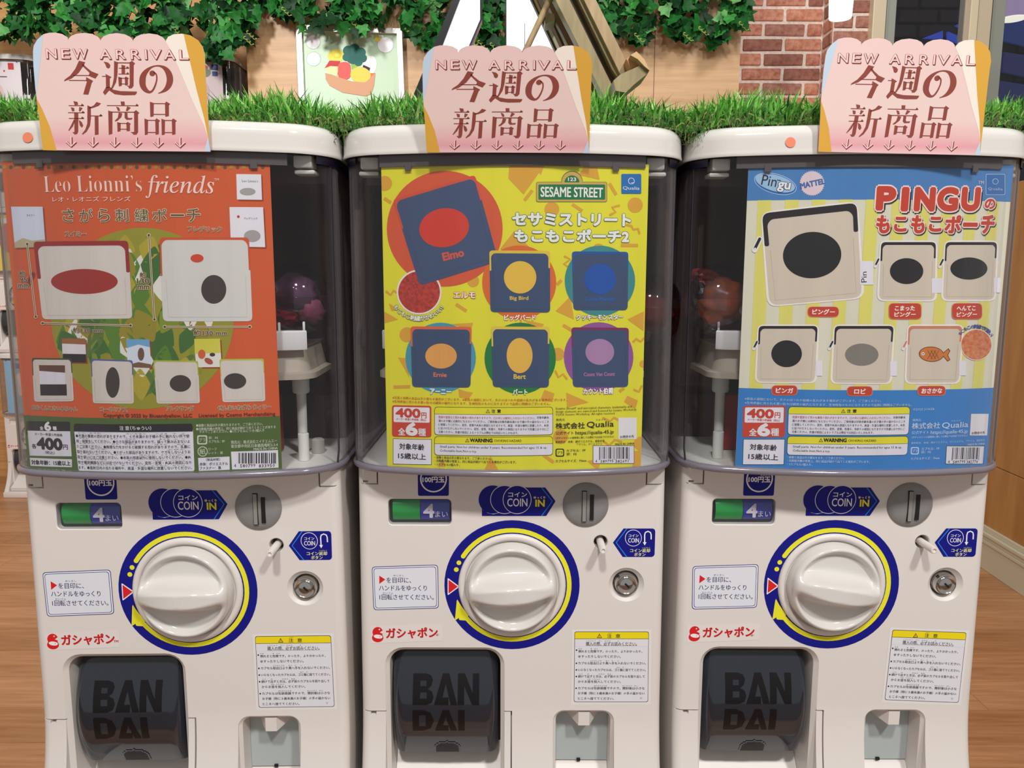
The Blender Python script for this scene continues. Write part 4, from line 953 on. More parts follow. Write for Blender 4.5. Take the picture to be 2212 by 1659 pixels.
p.text('𝐋𝐞𝐨 𝐋𝐢𝐨𝐧𝐧𝐢’𝐬', 95, 307, 397.5, 37, CRE, 8, off=-.018, res=4); p.text('𝑓𝑟𝑖𝑒𝑛𝑑𝑠', 314, 463, 404, 50, CRE, 8, off=.004, res=4); p.text('TM', 463, 473, 388, 5, CRE, 8)
p.text('レオ・レオニズ フレンズ', 114, 282.7, 430, 11, CRE, 8, off=.006)
for i, ch in enumerate('さがら刺繍ポーチ'):
    xc = 148 + i * 38.6 + (4 if i > 3 else 0) - (4 if i > 6 else 0); wd = (24, 28, 24, 28, 29, 30, 28, 29)[i]; p.text(ch, xc - wd / 2, xc + wd / 2, 465, (28, 28, 28, 28, 28, 28, 4, 29)[i], OLV, 8, off=.012, out=OLO, outw=.04, res=3)
DL, DO = (92, 66, 36), (244, 224, 190)
for t in (('スイミー', 141, 186.7, 505.7, 11), ('フレデリック', 406, 479, 495, 12), ('あおくんときいろちゃん', 70.7, 168, 881.8, 10), ('コーネリアス', 217, 275, 884.3, 10), ('アレクサンダ', 359, 419, 882.3, 11), ('ぜんまいねずみ ウィリー', 471, 585.4, 880, 11)):
    p.text(*t, DL, 8, off=.02, out=DO, outw=.065)
def cov(P, rgb, part='book_cover_print'): p.poly([(a + 3, b + 3) for a, b in P], (150, 62, 30), 2, part); p.poly(P, rgb, 3, part)
cov([(24.3, 446.5), (92.4, 446.5), (99, 533), (32.7, 535.7)], (212, 220, 234)); p.poly([(32, 524), (50, 514), (70, 520), (98.5, 517), (99, 533), (32.7, 535.7)], (190, 176, 140), 4, 'book_cover_print'); p.text('スイミー', 58, 76, 465, 5, (90, 90, 110), 5)
cov([(510.4, 376), (564, 376.8), (566, 431.7), (512, 431)], (228, 230, 232)); p.text('Leo Lionni’s', 523, 557, 391, 5.5, (70, 74, 90), 5); p.disc(535, 414, 17, (164, 162, 154), 5, 'book_cover_print', ry=8)
cov([(495.7, 447.3), (568.4, 447.7), (573, 534), (499, 532.5)], (228, 228, 232)); p.disc(545, 510, 18, (164, 160, 158), 4, 'book_cover_print', ry=13); p.text('フレデリック', 527, 556, 472, 5, (40, 36, 40), 5); p.disc(515, 468, 3, (190, 50, 44), 5, 'book_cover_print', n=12)
cov([(134, 731), (184.6, 731), (186.7, 783), (136, 782)], (226, 222, 224)); p.poly([(134, 731), (184.6, 731), (185, 744), (134.5, 742)], (158, 100, 54), 4, 'book_cover_print'); p.poly([(135.8, 764), (186, 765), (186.7, 783), (136, 782)], (40, 34, 34), 4, 'book_cover_print')
cov([(273, 732.7), (322.8, 733), (327.4, 795), (276.4, 793)], (214, 224, 234)); p.poly([(273, 732.7), (322.8, 733), (324, 750), (299, 744), (274, 752)], (110, 168, 206), 4, 'book_cover_print'); p.poly([(276, 788), (300, 782), (326.6, 787), (327.4, 795), (276.4, 793)], (120, 88, 66), 4, 'book_cover_print'); p.disc(305, 765, 7, (112, 82, 64), 5, 'book_cover_print', ry=14)
cov([(419.8, 732), (475.3, 731.4), (479, 792.8), (423.7, 793.3)], (226, 226, 216)); p.poly([(419.8, 732), (475.3, 731.4), (477, 762), (421, 764)], (208, 204, 74), 4, 'book_cover_print'); p.disc(436, 765, 8, (206, 96, 54), 5, 'book_cover_print', ry=10); p.disc(451, 780, 10, (170, 84, 56), 5, 'book_cover_print', ry=6, ang=30); p.disc(459, 766, 6, (60, 54, 56), 5, 'book_cover_print', ry=4)
PB = (216, 209, 198)
pouch(p, [(73, 522), (277, 520), (289, 688), (90, 690)], PB, (152, 42, 44), zh=.06, zl=.48, r=10); p.disc(183, 608, 72, (160, 48, 42), 8, 'pouch_print', ry=27); pull(p, 72, 592, 20, (120, 40, 36), (150, 60, 40))
pouch(p, [(345, 513), (538, 513), (548, 694), (350, 694)], (212, 212, 204), (206, 84, 46), zh=.03, zl=.46, r=11); p.disc(462, 625, 27, (66, 58, 54), 8, 'pouch_print', ry=31); p.disc(426, 558, 14, (206, 70, 46), 8, 'pouch_print', ry=9)
for P_, zc, ps in (([(69.6, 773), (155, 774), (161.4, 866.7), (73.8, 867.8)], (54, 74, 46), 0), ([(197, 775), (287, 778), (291, 872), (200.4, 871)], (88, 96, 156), (244, 826, 15, 33)),
                   ([(331.5, 778), (428, 779), (433.5, 871), (338, 872)], (176, 180, 70), (390, 828, 23, 18)), ([(474, 775.5), (570, 774.4), (574.5, 866.6), (480, 869)], (182, 190, 66), (508, 823, 24, 17))):
    pouch(p, P_, (212, 205, 194), zc, zh=.035, zl=.4, r=6)
    if ps: p.disc(*ps[:3], (66, 58, 54), 8, 'pouch_print', ry=ps[3])
    else:
        p.poly([(85, 788.5), (141, 789), (141.5, 805), (86, 801)], (100, 62, 48), 8, 'pouch_print'); p.poly([(86, 801), (141.5, 805), (142, 830), (87, 830)], (222, 222, 230), 8.3, 'pouch_print'); p.poly([(87.5, 830), (144.5, 830), (145.5, 854), (88.5, 854)], (40, 34, 34), 8.6, 'pouch_print')
def dim(a_, b_):
    p.line([a_, b_], 4, OLO, 9, 'dimension_print'); p.line([a_, b_], 1.8, DL, 10, 'dimension_print')
    for c in (a_, b_): p.disc(*c, 4, OLO, 9.5, 'dimension_print', n=12); p.disc(*c, 2.8, DL, 10.5, 'dimension_print', n=12)
dim((60, 527), (78.5, 684)); dim((322, 508), (334.3, 690)); dim((93, 698), (283, 703)); dim((356.4, 706), (540, 706))
for t in (('約', 43, 56, 590.5, 11), ('95', 44, 60, 604, 10), ('mm', 41, 63, 618, 8), ('約', 303, 316, 593.5, 11), ('130', 297, 323, 607, 11), ('mm', 298.5, 323, 621, 8), ('約130 mm', 159, 222.6, 713, 11), ('約130 mm', 419, 491, 718.6, 12)):
    p.text(*t, DL, 11, off=.03, out=OLO, outw=.07)
p.text('Copyright © 2025 by Blueandyellow, LLC    Licensed by Cosmo Merchandising', 224, 594.5, 897.5, 10, (112, 40, 20), 8, off=.02, y1=894)
DK = (36, 34, 36)
p.rect(57.5, 909, 152, 940, DK, 4, 'price_print', 4, tilt=2); p.poly([(60, 930), (65, 984), (155.5, 985.5), (152, 931.5)], (226, 226, 232), 5, 'price_print')
for t, c, o_ in ((('全', 87, 94.5, 924.5, 8), WHT, .03), (('6', 97.5, 110, 920.5, 18), WHT, .05), (('種', 115, 123, 925, 8), WHT, .03), (('メーカー希望小売価格', 76, 135.5, 938.3, 6), DK, .01), (('各', 70, 79.5, 963.5, 10), DK, .02), (('400', 81.6, 134, 958.4, 23), DK, .06), (('円', 137, 147, 965.5, 10), DK, .02), (('（税込）', 98, 119, 977.5, 7), DK, .01)):
    p.text(*t, c, 8, off=o_)
p.poly([(65, 988.5), (66.5, 1006), (156, 1009), (156, 992)], (228, 228, 234), 5, 'price_print'); p.text('対象年齢：15歳以上', 69, 153, 998, 10, DK, 8, off=.03, y1=1000.5); p.text('カプセルサイズ：70mm', 73, 154, 1015.5, 8, (214, 226, 200), 8, off=.01, y1=1017.5)
p.rect(160, 915, 416, 960, DK, 4, 'caution_print', 5); p.poly(inset([(160, 925), (170, 1016.5), (420.5, 1017.5), (417, 925)], 5), (228, 228, 234), 4.6, 'caution_print'); p.rect(160.5, 921, 416.6, 932, DK, 5, 'caution_print')
warn_tri(p, 251, 924, 9, 7, DK); p.text('注 意', 259, 279.5, 924.5, 9, WHT, 8, off=.02); p.text('（ちゅうい）', 282, 327, 924.5, 9, WHT, 8, off=.02)
for i, t in enumerate(('●不測の事故の恐れがありますので、６才未満のお子様の手に触れない所で使', '用・保管をしてください。●小さな部品がありますので、誤って飲み込まないよ', 'うご注意ください。●無理な力をかけると破損する恐れがありますので、乱暴に', '取り扱わないでください。●とがった部品がありますので、ケガをしないようお', '取り扱いにはご注意ください。●本来の用途以外に使用しないでください。●火', '気や暖房機器などには近づけないでください。変形・変質・火災の原因になり', 'ます。●直射日光の当たる場所や、高温・多湿な場所に放置しないでください。')):
    y = 941 + i * 11.4; p.text(t, 164.5 + i * 1.0, 409.5 + i * .9, y, 7.2, DK, 8, off=.012, y1=y + .6)
    p.text(('じこ　おそれ　　　　　　さいみまん　　こさま　て　ふ', 'ほかん　　　　　　ちい　　ぶひん　　　　　　あやま　の　こ', 'ちゅうい　　　　むり　ちから　　　　はそん　　おそ', 'と　あつか　　　　　　　　　　ぶひん　　　　　　　', 'と　あつか　　　ちゅうい　　　ほんらい　ようといがい', 'き　だんぼうきき　　　　　　ちか　　　　　へんけい　へんしつ', 'ちょくしゃにっこう　あ　　ばしょ　こうおん　たしつ')[i], 170 + i, 400, y - 5.6, 2.2, DK, 8)
LG = (206, 214, 190)
for t in (('●画像と商品は多少異なりますので、ご了承ください。', 424, 568, 917, 6.5), ('●自動販売機の性質上、同じ商品が続けて出てくることがありま', 424, 595.6, 924.2, 6.5), ('すのでご了承ください。', 431, 493, 932, 6.5), ('●1カプセルにつき1個入り', 496.5, 571, 930.5, 6.5), ('袋：PE', 451, 471, 945.5, 6), ('カプセル：PP', 451, 486, 953, 6.5), ('リーフ', 451, 468, 970, 6), ('レット：紙', 451, 482, 978, 6),
          ('発売元：株式会社エイチエムエー', 499, 598.4, 953.5, 7.6), ('東京都中央区日本橋馬喰町2-3-4', 499, 600, 962, 7.6), ('MADE IN CHINA', 548, 600, 968.8, 5.5)): p.text(*t, LG, 8, off=.015)
p.rect(426, 940, 448, 960, LG, 4, 'recycling_print', 4); p.rect(429, 943, 445, 957, GB, 5, 'recycling_print', 3); p.text('プラ', 430, 444, 950, 8, LG, 8, off=.01)
p.disc(438, 975, 11, LG, 4, 'recycling_print'); p.disc(438, 975, 9.2, GB, 5, 'recycling_print'); p.text('紙', 431.5, 444.5, 975, 12, LG, 8, off=.01)
p.poly([(428, 989), (430, 1017), (496.5, 1014.5), (496, 986)], (228, 228, 234), 4, 'material_print')
for t in (('［製品材質］', 446, 475, 992.3, 5.5), ('本体：ポリエステル', 431.7, 492.7, 1001.6, 7), ('ファスナー：鉄', 432, 478, 1010.5, 7)): p.text(*t, DK, 8, off=.015)
p.poly([(499, 975.5), (501.5, 1014), (601.8, 1010), (600.5, 972)], (228, 228, 234), 4, 'barcode_print'); barcode(p, 515, 978, 597, 1001, 3, 6)
for t, a_, b_ in (('4', 506, 510), ('580799', 519, 552), ('833950', 559, 594)): p.text(t, a_, b_, 1005.5, 7.2, DK, 8)
p.build(e, OFF)

# ================================================================ scalloped NEW ARRIVAL signs
SW, SHt = .1318, .0885
def sg(cx, cy):
    xl = 235 + (cy - 290) * .075; xr = 1305 + (cy - 380) * .06
    return ((cx - xl) / (xr - xl) - .5) * SW, (958 - cy) / 746 * SHt
surf_flat = lambda s, z, h: (s, -h, z)
PK = mat('sign_pink', (238, 205, 200), .45)
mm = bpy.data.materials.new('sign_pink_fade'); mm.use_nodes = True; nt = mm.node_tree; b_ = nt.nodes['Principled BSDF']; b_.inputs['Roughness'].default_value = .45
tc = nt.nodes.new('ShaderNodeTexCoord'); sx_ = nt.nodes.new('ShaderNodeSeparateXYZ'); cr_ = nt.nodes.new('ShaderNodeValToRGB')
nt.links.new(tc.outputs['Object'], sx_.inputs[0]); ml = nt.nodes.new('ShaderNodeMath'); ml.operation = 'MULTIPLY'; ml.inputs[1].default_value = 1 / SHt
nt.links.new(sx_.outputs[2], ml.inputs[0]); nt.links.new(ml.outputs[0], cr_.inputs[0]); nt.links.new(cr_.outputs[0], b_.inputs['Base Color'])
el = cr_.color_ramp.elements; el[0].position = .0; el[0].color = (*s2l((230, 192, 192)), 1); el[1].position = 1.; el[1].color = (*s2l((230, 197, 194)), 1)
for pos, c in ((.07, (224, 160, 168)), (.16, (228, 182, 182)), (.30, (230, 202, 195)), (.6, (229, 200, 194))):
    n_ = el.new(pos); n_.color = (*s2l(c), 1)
sroot = empty('new_arrival_sign', (0, 0, 0))
def scallop():
    P = [(285, 955), (262, 720), (245, 560), (236, 420), (235, 330)]
    P += [(240, 295), (262, 258), (290, 232)]
    P += [(cx_s - 97 * math.cos(a), 262 - 50 * math.sin(a)) for cx_s in (362,) for a in (R(v) for v in (50, 75, 100, 125, 155))]
    P += [(452, 262)]
    for c0 in (553, 755, 957): P += [(c0 - 100 * math.cos(a), 262 - 50 * math.sin(a)) for a in (R(v) for v in (15, 35, 60, 90, 120, 145, 165))] + [(c0 + 101, 262)]
    P += [(1160 - 100 * math.cos(a), 262 - 50 * math.sin(a)) for a in (R(v) for v in (15, 35, 60, 90))] + [(1215, 222), (1260, 250), (1290, 292), (1304, 345), (1305, 400), (1309, 480), (1318, 620), (1330, 820), (1340, 958)]
    return P
OUT = [sg(*q) for q in scallop()]
tr = tessellate_polygon([[Vector((a, b, 0)) for a, b in OUT]]); n_ = len(OUT)
V = [(a, 0, b) for a, b in OUT] + [(a, .0006, b) for a, b in OUT]
Fc = [tuple(t) for t in tr] + [tuple(i + n_ for i in t)[::-1] for t in tr] + [(i, (i + 1) % n_, (i + 1) % n_ + n_, i + n_) for i in range(n_)]
mesh('card', V, Fc, mm, sroot, None, None, (0, 0, 0), True)
p = Print(surf_flat, sg, slab=None, h0=.00006, step=.00004)
CRW, GOLD, SKY, BR = (238, 226, 214), (214, 162, 62), (190, 208, 226), (138, 66, 56)
p.poly([(300, 226), (290, 232), (262, 258), (240, 295), (235, 330), (236, 420), (245, 560), (250, 600), (262, 520), (280, 380), (298, 240)], SKY, 1, 'colour_wedge1')
p.poly([(250, 620), (262, 720), (285, 955), (372, 957), (330, 800), (285, 690)], GOLD, 1, 'colour_wedge2')
p.poly([(1060, 262), (1075, 232), (1110, 216), (1160, 212), (1215, 222), (1260, 250), (1290, 292), (1304, 345), (1305, 400), (1309, 480), (1318, 620), (1330, 820), (1336, 900), (1300, 790), (1230, 640), (1160, 470), (1100, 330)], CRW, 1, 'colour_wedge3')
p.poly([(1172, 213), (1215, 222), (1260, 250), (1290, 292), (1304, 345), (1305, 400), (1309, 480), (1318, 620), (1330, 820), (1338, 930), (1300, 740), (1252, 560), (1215, 400), (1185, 270)], GOLD, 2, 'colour_wedge4')
p.poly([(1325, 860), (1340, 958), (1302, 958)], SKY, 2.5, 'colour_wedge5')
for ch, a_, b_ in (('N', 312, 388), ('E', 405, 470), ('W', 478, 580), ('A', 645, 725), ('R', 745, 815), ('R', 838, 908), ('I', 930, 946), ('V', 958, 1040), ('A', 1045, 1125), ('L', 1140, 1208)):
    c = (a_ + b_) / 2; a2, b2 = (a_ + 6, b_ - 6) if ch != 'I' else (a_ + 3, b_ - 3)
    p.text(ch, a2 + 3, b2 + 3, 347, 60, (120, 52, 46), 3, 'heading_letters', off=.036, res=2)
    p.text(ch, a2, b2, 344, 60, (120, 52, 46), 3.5, 'heading_letters', off=.034, res=2)
    p.text(ch, a2 - 1, b2 - 1, 343, 60, (246, 206, 200), 4.6, 'heading_letters', off=.002, res=2)
# hand-cut high-contrast characters
def G(x0, y0, x1, y1): return lambda P: [(x0 + (x1 - x0) * a / 100, y0 + (y1 - y0) * b / 100) for a, b in P]
def put(g, *polys):
    for P in polys: p.poly(g(P), BR, 3, 'headline_characters')
def Hs(x0, y, x1, t=2.2, w=None): return [[(x0, y), (x0, y + t), (x1, y + t), (x1, y)], [(x1 - 9, y + t), (x1 - 5, y - 5), (x1 + 1, y), (x1, y + t)]]
def H0(x0, y, x1, t=2.2): return [[(x0, y), (x0, y + t), (x1, y + t), (x1, y)]]
def Vs(x0, x1, y0, y1): return [[(x0 - 1, y0 - 1), (x0 + (x1 - x0) * .35, y0 + 1), (x0, y0 + 3), (x0, y1), (x1, y1 - 2), (x1, y0 + 4), (x1 + 3, y0)]]
def Vp(x0, x1, y0, y1): return [[(x0, y0), (x0, y1), (x1, y1 - 1.5), (x1, y0)]]
g_ = G(425, 388, 640, 600)
put(g_, [(44, -1), (62, 3), (57, 13), (42, 35), (22, 51), (0, 60), (2, 55), (18, 43), (33, 23)], [(56, 8), (64, 17), (80, 30), (100, 38), (95, 45), (91, 51), (78, 46), (72, 42), (74, 34), (62, 22), (52, 12)],
    *H0(27, 41, 75, 2.4), *H0(14, 56, 66, 2.4), [(64, 47), (84, 58), (80, 64), (70, 99), (55, 98), (66, 61), (64, 56)])
g_ = G(662, 385, 880, 600)
put(g_, [(5, 2), (18, 5), (24, 12), (23, 19), (18, 22), (13, 19), (10, 10)], *H0(0, 44, 12, 2.2), [(10, 38), (27, 47), (22, 51), (22, 78), (11, 80), (11, 47)],
    [(11, 77), (22, 76), (32, 84), (52, 88), (100, 89), (98, 95), (94, 99), (60, 100), (36, 97), (20, 86), (8, 100), (2, 92)],
    [(35, 0), (46, 4), (44, 40), (40, 62), (31, 79), (24, 84), (30, 68), (34, 48)], *H0(44, 4, 82, 2.6), [(79, 4), (86, -1), (95, 7), (91, 11), (90, 72), (85, 79), (77, 80), (75, 75), (70, 72), (78, 72), (79, 66)],
    *H0(48, 20, 76, 2), [(68, 20), (73, 15), (78, 20), (77, 22)], *H0(47, 37, 76, 2), [(69, 37), (73, 32), (78, 37), (77, 39)], [(56, 11), (68, 14), (66, 16), (66, 37), (56, 37)],
    [(46, 46), (57, 49), (56, 72), (48, 74)], *H0(50, 49, 70, 2), [(65, 49), (68, 45), (77, 50), (74, 53), (74, 70), (66, 71)], *H0(52, 66, 68, 2))
# の as a stroke of changing width
cpts = [(42, 26, 2), (50, 33, 2.2), (52, 46, 2.2), (50, 60, 2.4), (45, 76, 2.8), (38, 89, 3), (29, 94, 4), (18, 88, 7), (9, 74, 9), (7, 56, 10), (10, 38, 9), (20, 22, 6.5), (34, 10, 3.2), (50, 4.5, 2.2), (66, 6, 3.5), (80, 15, 7), (90, 32, 9.5), (93, 52, 10), (89, 70, 9), (80, 84, 6.5), (68, 93, 3), (56, 98, 1)]
g_ = G(900, 405, 1100, 590); fine = []
for i in range(len(cpts) - 1):
    p0, p1, p2, p3 = cpts[max(i - 1, 0)], cpts[i], cpts[i + 1], cpts[min(i + 2, len(cpts) - 1)]
    for j in range(4):
        t = j / 4; fine.append(tuple(.5 * ((2 * b) + (-a + c) * t + (2 * a - 5 * b + 4 * c - d) * t * t + (-a + 3 * b - 3 * c + d) * t ** 3) for a, b, c, d in zip(p0, p1, p2, p3)))
fine.append(cpts[-1])
Lf, Rg = [], []
for i, c in enumerate(fine):
    a = Vector(fine[max(i - 1, 0)][:2]); b = Vector(fine[min(i + 1, len(fine) - 1)][:2]); t = (b - a).normalized(); Lf.append((c[0] - t.y * c[2], c[1] + t.x * c[2])); Rg.append((c[0] + t.y * c[2], c[1] - t.x * c[2]))
for i in range(len(fine) - 1): put(g_, [Lf[i], Lf[i + 1], Rg[i + 1], Rg[i]])
put(g_, [(38 + 9 * math.cos(t), 30 + 9.5 * math.sin(t)) for t in [2 * math.pi * i / 20 for i in range(20)]])
g_ = G(447, 640, 660, 855)
put(g_, [(16, 0), (28, 2), (30, 10), (20, 12)], *Hs(2, 12, 46), [(8, 18), (18, 20), (19, 29), (12, 30)], [(33, 17), (43, 20), (36, 30), (32, 29)], *Hs(0, 33, 48), *Hs(2, 50, 46), [(18, 33), (30, 36), (29, 90), (26, 97), (19, 99), (12, 92), (18, 92)],
    [(17, 54), (20, 58), (14, 74), (2, 88), (0, 87), (8, 72)], [(31, 55), (40, 62), (44, 72), (40, 78), (34, 72)],
    [(84, 2), (97, 6), (90, 13), (74, 19), (62, 22), (62, 19), (76, 12)], [(57, 12), (68, 17), (67, 22), (67, 50), (64, 72), (54, 90), (42, 99), (40, 97), (50, 84), (56, 66)], *Hs(66, 42, 100), [(78, 44), (89, 44), (89, 98), (78, 100)])
g_ = G(690, 640, 895, 855)
put(g_, [(42, 0), (54, 0), (55, 10), (44, 11)], *Hs(0, 11, 96), [(28, 15), (37, 18), (41, 27), (34, 28)], [(62, 14), (73, 18), (63, 28), (58, 27)],
    [(4, 27), (17, 31), (16, 96), (5, 99)], *H0(12, 30, 86, 2.6), [(83, 30), (89, 25), (99, 33), (95, 37), (95, 90), (90, 98), (80, 98), (78, 94), (72, 91), (83, 90)],
    [(36, 33), (47, 35), (44, 46), (32, 57), (24, 59), (24, 57), (33, 48)], [(54, 32), (63, 34), (63, 45), (66, 49), (78, 48), (76, 53), (60, 54), (54, 48)],
    [(31, 61), (42, 64), (41, 88), (32, 90)], *H0(36, 64, 62, 2.2), [(59, 64), (63, 60), (73, 66), (70, 69), (70, 87), (60, 88)], *H0(38, 81, 62, 2.2))
g_ = G(925, 640, 1130, 855)
def mouth(x0, y0, x1, y1, w=10): return [[(x0, y0), (x0 + w + 1, y0 + 4), (x0 + w, y1 - 1), (x0 + 1, y1 + 1)], [(x0 + w, y0 + 4), (x1 - w, y0 + 4), (x1 - w, y0 + 6.5), (x0 + w, y0 + 6.5)], [(x1 - w - 1, y0 + 4), (x1 - w + 3, y0 - 1), (x1 + 4, y0 + 6), (x1, y0 + 10), (x1, y1 - 2), (x1 - w, y1)], [(x0 + w, y1 - 8), (x1 - w, y1 - 8), (x1 - w, y1 - 5.5), (x0 + w, y1 - 5.5)]]
put(g_, *mouth(17, 0, 75, 44, 11), *mouth(0, 50, 44, 98, 10), *mouth(52, 50, 95, 98, 10))
for i in range(6):
    ax = 464 + i * 137; ay = 868
    for dx_, dy_, c, ly in ((2, 2, (120, 52, 46), 3), (-1, -1, (246, 206, 200), 4)):
        w0 = 14 if ly == 3 else 7
        p.line([(ax + dx_, ay + dy_), (ax + dx_, ay + 56 + dy_)], w0, c, ly, 'arrow_marks', caps=False); p.line([(ax - 30 + dx_, ay + 32 + dy_), (ax + dx_, ay + 62 + dy_), (ax + 30 + dx_, ay + 32 + dy_)], w0, c, ly + .3, 'arrow_marks', caps=False)
p.build(sroot)
# stand each sign on the lid front
def set_sign(o, k, x_mid, y_bot, lean, roll, sc=1., lift=0.):
    Y = (POSE[k][1] - .0462); P0 = at(x_mid, y_bot, Y)
    o.location = P0; o.scale = (sc, sc, sc); o.rotation_euler = (R(lean), R(roll), R(POSE[k][2]))
signs = [sroot, copy_tree(sroot), copy_tree(sroot)]
set_sign(signs[0], 0, 274, 326.5, 1.5, 0); set_sign(signs[1], 1, 1097, 330, 13, 0); signs[1].scale = (1, 1, .905); set_sign(signs[2], 2, 1942, 332, 1.5, 1.0)
for o, l in zip(signs, ('pink scalloped NEW ARRIVAL sign standing upright on the lid over the orange poster', 'pink scalloped NEW ARRIVAL sign leaning forward on the lid over the yellow poster', 'pink scalloped NEW ARRIVAL sign on the lid over the blue and cream poster')):
    tag(o, l, 'sign', 'new arrival signs on the machine lids')

# ================================================================ the room behind
FZ = -1.10
wood_wall = mat('light_wood_panel', (204, 166, 122), .45, rgb2=(186, 146, 104), nscale=3.0, stretch=(.8, .8, 14))
wood_alc = mat('alcove_wood', (206, 158, 100), .5, rgb2=(184, 134, 82), nscale=3, stretch=(.8, .8, 14))
wood_low = mat('amber_wood', (180, 134, 76), .4, rgb2=(158, 112, 62), nscale=3, stretch=(5, 1, .7))
floor_m = [mat('floor_board_%s' % n, c, .38, rgb2=c2, nscale=7, stretch=(.6, 9, 9)) for n, c, c2 in (('one', (190, 140, 98), (164, 114, 76)), ('two', (180, 130, 88), (154, 106, 68)), ('three', (196, 146, 104), (170, 120, 82)))]
def struct(o): return tag(o, None, None, None, 'structure')
# floor: base slab and real boards 0.15 m wide, 0.9 m long along x
fl_ = struct(mesh('floor', *bbox(-4.2, 3.2, -1.8, 4.2, FZ - .06, FZ - .012), mat('floor_joint', (104, 72, 48), .7)))
planks = []
for L_ in (.9,):
    for im, m in enumerate(floor_m):
        V, Fc = bevel_box(0, L_ - .0012, 0, .1488, -.012, 0, .0006, 1); me = bpy.data.meshes.new('plank'); me.from_pydata(V, [], Fc); me.materials.append(m); planks.append(me)
cnt = 0
ysm = atz(55, 1510, FZ); ph = ysm.y - math.floor(ysm.y / .15) * .15
for r_ in range(-4, 24):
    y = r_ * .15 - .05; sh = ((r_ * 377) % 900) / 1000
    for c_ in range(-5, 4):
        x = c_ * .9 + sh
        if x + .9 < -3.9 or x > 2.6: continue
        if y < 1.0 and -1.0 < x + .45 < 0.9 and y > -.2: pass
        if cnt >= 290: continue
        cnt += 1; o = bpy.data.objects.new('plank', planks[(r_ * 7 + c_ * 3) % 3]); o.location = (x, y, FZ); link(o, fl_)
# back wall panel (right part) and alcove
xA = at(535, 170, 3.05).x; xP0 = at(1560, 100, 3.30).x
YB = 3.05
bw = struct(mesh('wall_back', *bbox(xA, xP0 + .02, YB, YB + .30, FZ, 1.75), wood_wall))
for i in range(1, 4):
    x = xA + (xP0 - xA) * i / 3.6
    mesh('panel_joint', *bbox(x, x + .003, YB - .0008, YB + .002, FZ, 1.75), mat('panel_shadow_gap', (120, 84, 54), .6), bw)
struct(mesh('wall_alcove', *join(bbox(-3.9, xA, YB + .36, YB + .42, FZ, 1.75)), wood_alc))
struct(mesh('baseboard_back', *bevel_box(xA, xP0, YB - .015, YB, FZ, FZ + .09, .003), mat('baseboard_paint', (214, 208, 190), .45)))

struct(mesh('wall_left', *bbox(-3.98, -3.9, -1.8, 3.5, FZ, 1.75), mat('plaster_cream', (226, 216, 200), .7)))
# brick pillar, built brick by brick
mortar = mat('lime_mortar', (236, 218, 206), .9, noise=.12, nscale=60, bump=.6)
brick_m = [mat('brick_%s' % n, c, .85, rgb2=c2, nscale=38, bump=.9) for n, c, c2 in (('red', (160, 92, 70), (198, 140, 118)), ('brown', (142, 88, 72), (178, 128, 112)), ('orange', (176, 106, 78), (206, 150, 126)), ('dark', (128, 78, 66), (160, 108, 94)))]
def brick_mesh(L_, seed, m, H_=.0545, D_=.03):
    q_ = random.Random(seed); bm = bmesh.new(); V, Fc = bbox(0, L_, 0, D_, 0, H_)
    v_ = [bm.verts.new(v) for v in V]
    for f_ in Fc: bm.faces.new([v_[i] for i in f_])
    bmesh.ops.recalc_face_normals(bm, faces=bm.faces)
    bmesh.ops.bevel(bm, geom=bm.edges[:], offset=.004, segments=1, affect='EDGES')
    for v in bm.verts: v.co += Vector((q_.uniform(-.0016, .0016), q_.uniform(-.001, .001), q_.uniform(-.0014, .0014)))
    me = bpy.data.meshes.new('brick'); bm.to_mesh(me); bm.free(); me.materials.append(m); me.polygons.foreach_set('use_smooth', [False] * len(me.polygons)); return me
PIT = .0685; BL_ = .205; z0b = at(1600, 205, 3.3).z
BM = [[brick_mesh(l, 10 * i + j, m) for j, l in enumerate((.195, .195, .090))] for i, m in enumerate(brick_m)]
YP1 = 3.30; YP2 = 3.17
xa, xb, xc2 = at(1560, 100, YP1).x, at(1775, 100, YP1).x, at(1884, 100, YP2).x
pil = struct(mesh('wall_pillar', *join(bbox(xa, xb, YP1, YP1 + .4, FZ, 1.6), bbox(xb, xc2, YP2, YP1 + .4, FZ, 1.6)), mortar))
q_ = random.Random(3); nb = 0
def course(x0, x1, z, odd, yf, rotz=0, ox=0, oy=0):
    global nb
    x = x0 - (.105 if odd else 0)
    while x < x1 - .02:
        a, b = max(x, x0), min(x + .195, x1); wd = b - a
        if wd > .03:
            me = BM[q_.randrange(4)][q_.randrange(2) if wd > .12 else 2]; full = .195 if wd > .12 else .090; wd -= .005
            o = bpy.data.objects.new('brick', me); o.scale = (wd / full, 1, 1)
            if rotz: o.location = (ox - .004 + q_.uniform(-.001, .001), oy - (a - x0), z); o.rotation_euler = (0, 0, -math.pi / 2)
            else: o.location = (a, yf - .007 + q_.uniform(-.0012, .0012), z)
            link(o, pil); nb += 1
        x += BL_
for r_ in range(-9, 14):
    z = z0b + r_ * PIT
    course(xa, xb, z, r_ % 2, YP1); course(xb + .004, xc2, z, (r_ + 1) % 2, YP2)
    me = BM[q_.randrange(4)][2]; o = bpy.data.objects.new('brick', me); o.scale = (1.15, 1, 1); o.rotation_euler = (0, 0, math.pi / 2); o.location = (xb + .024, YP2 + .006, z); link(o, pil)

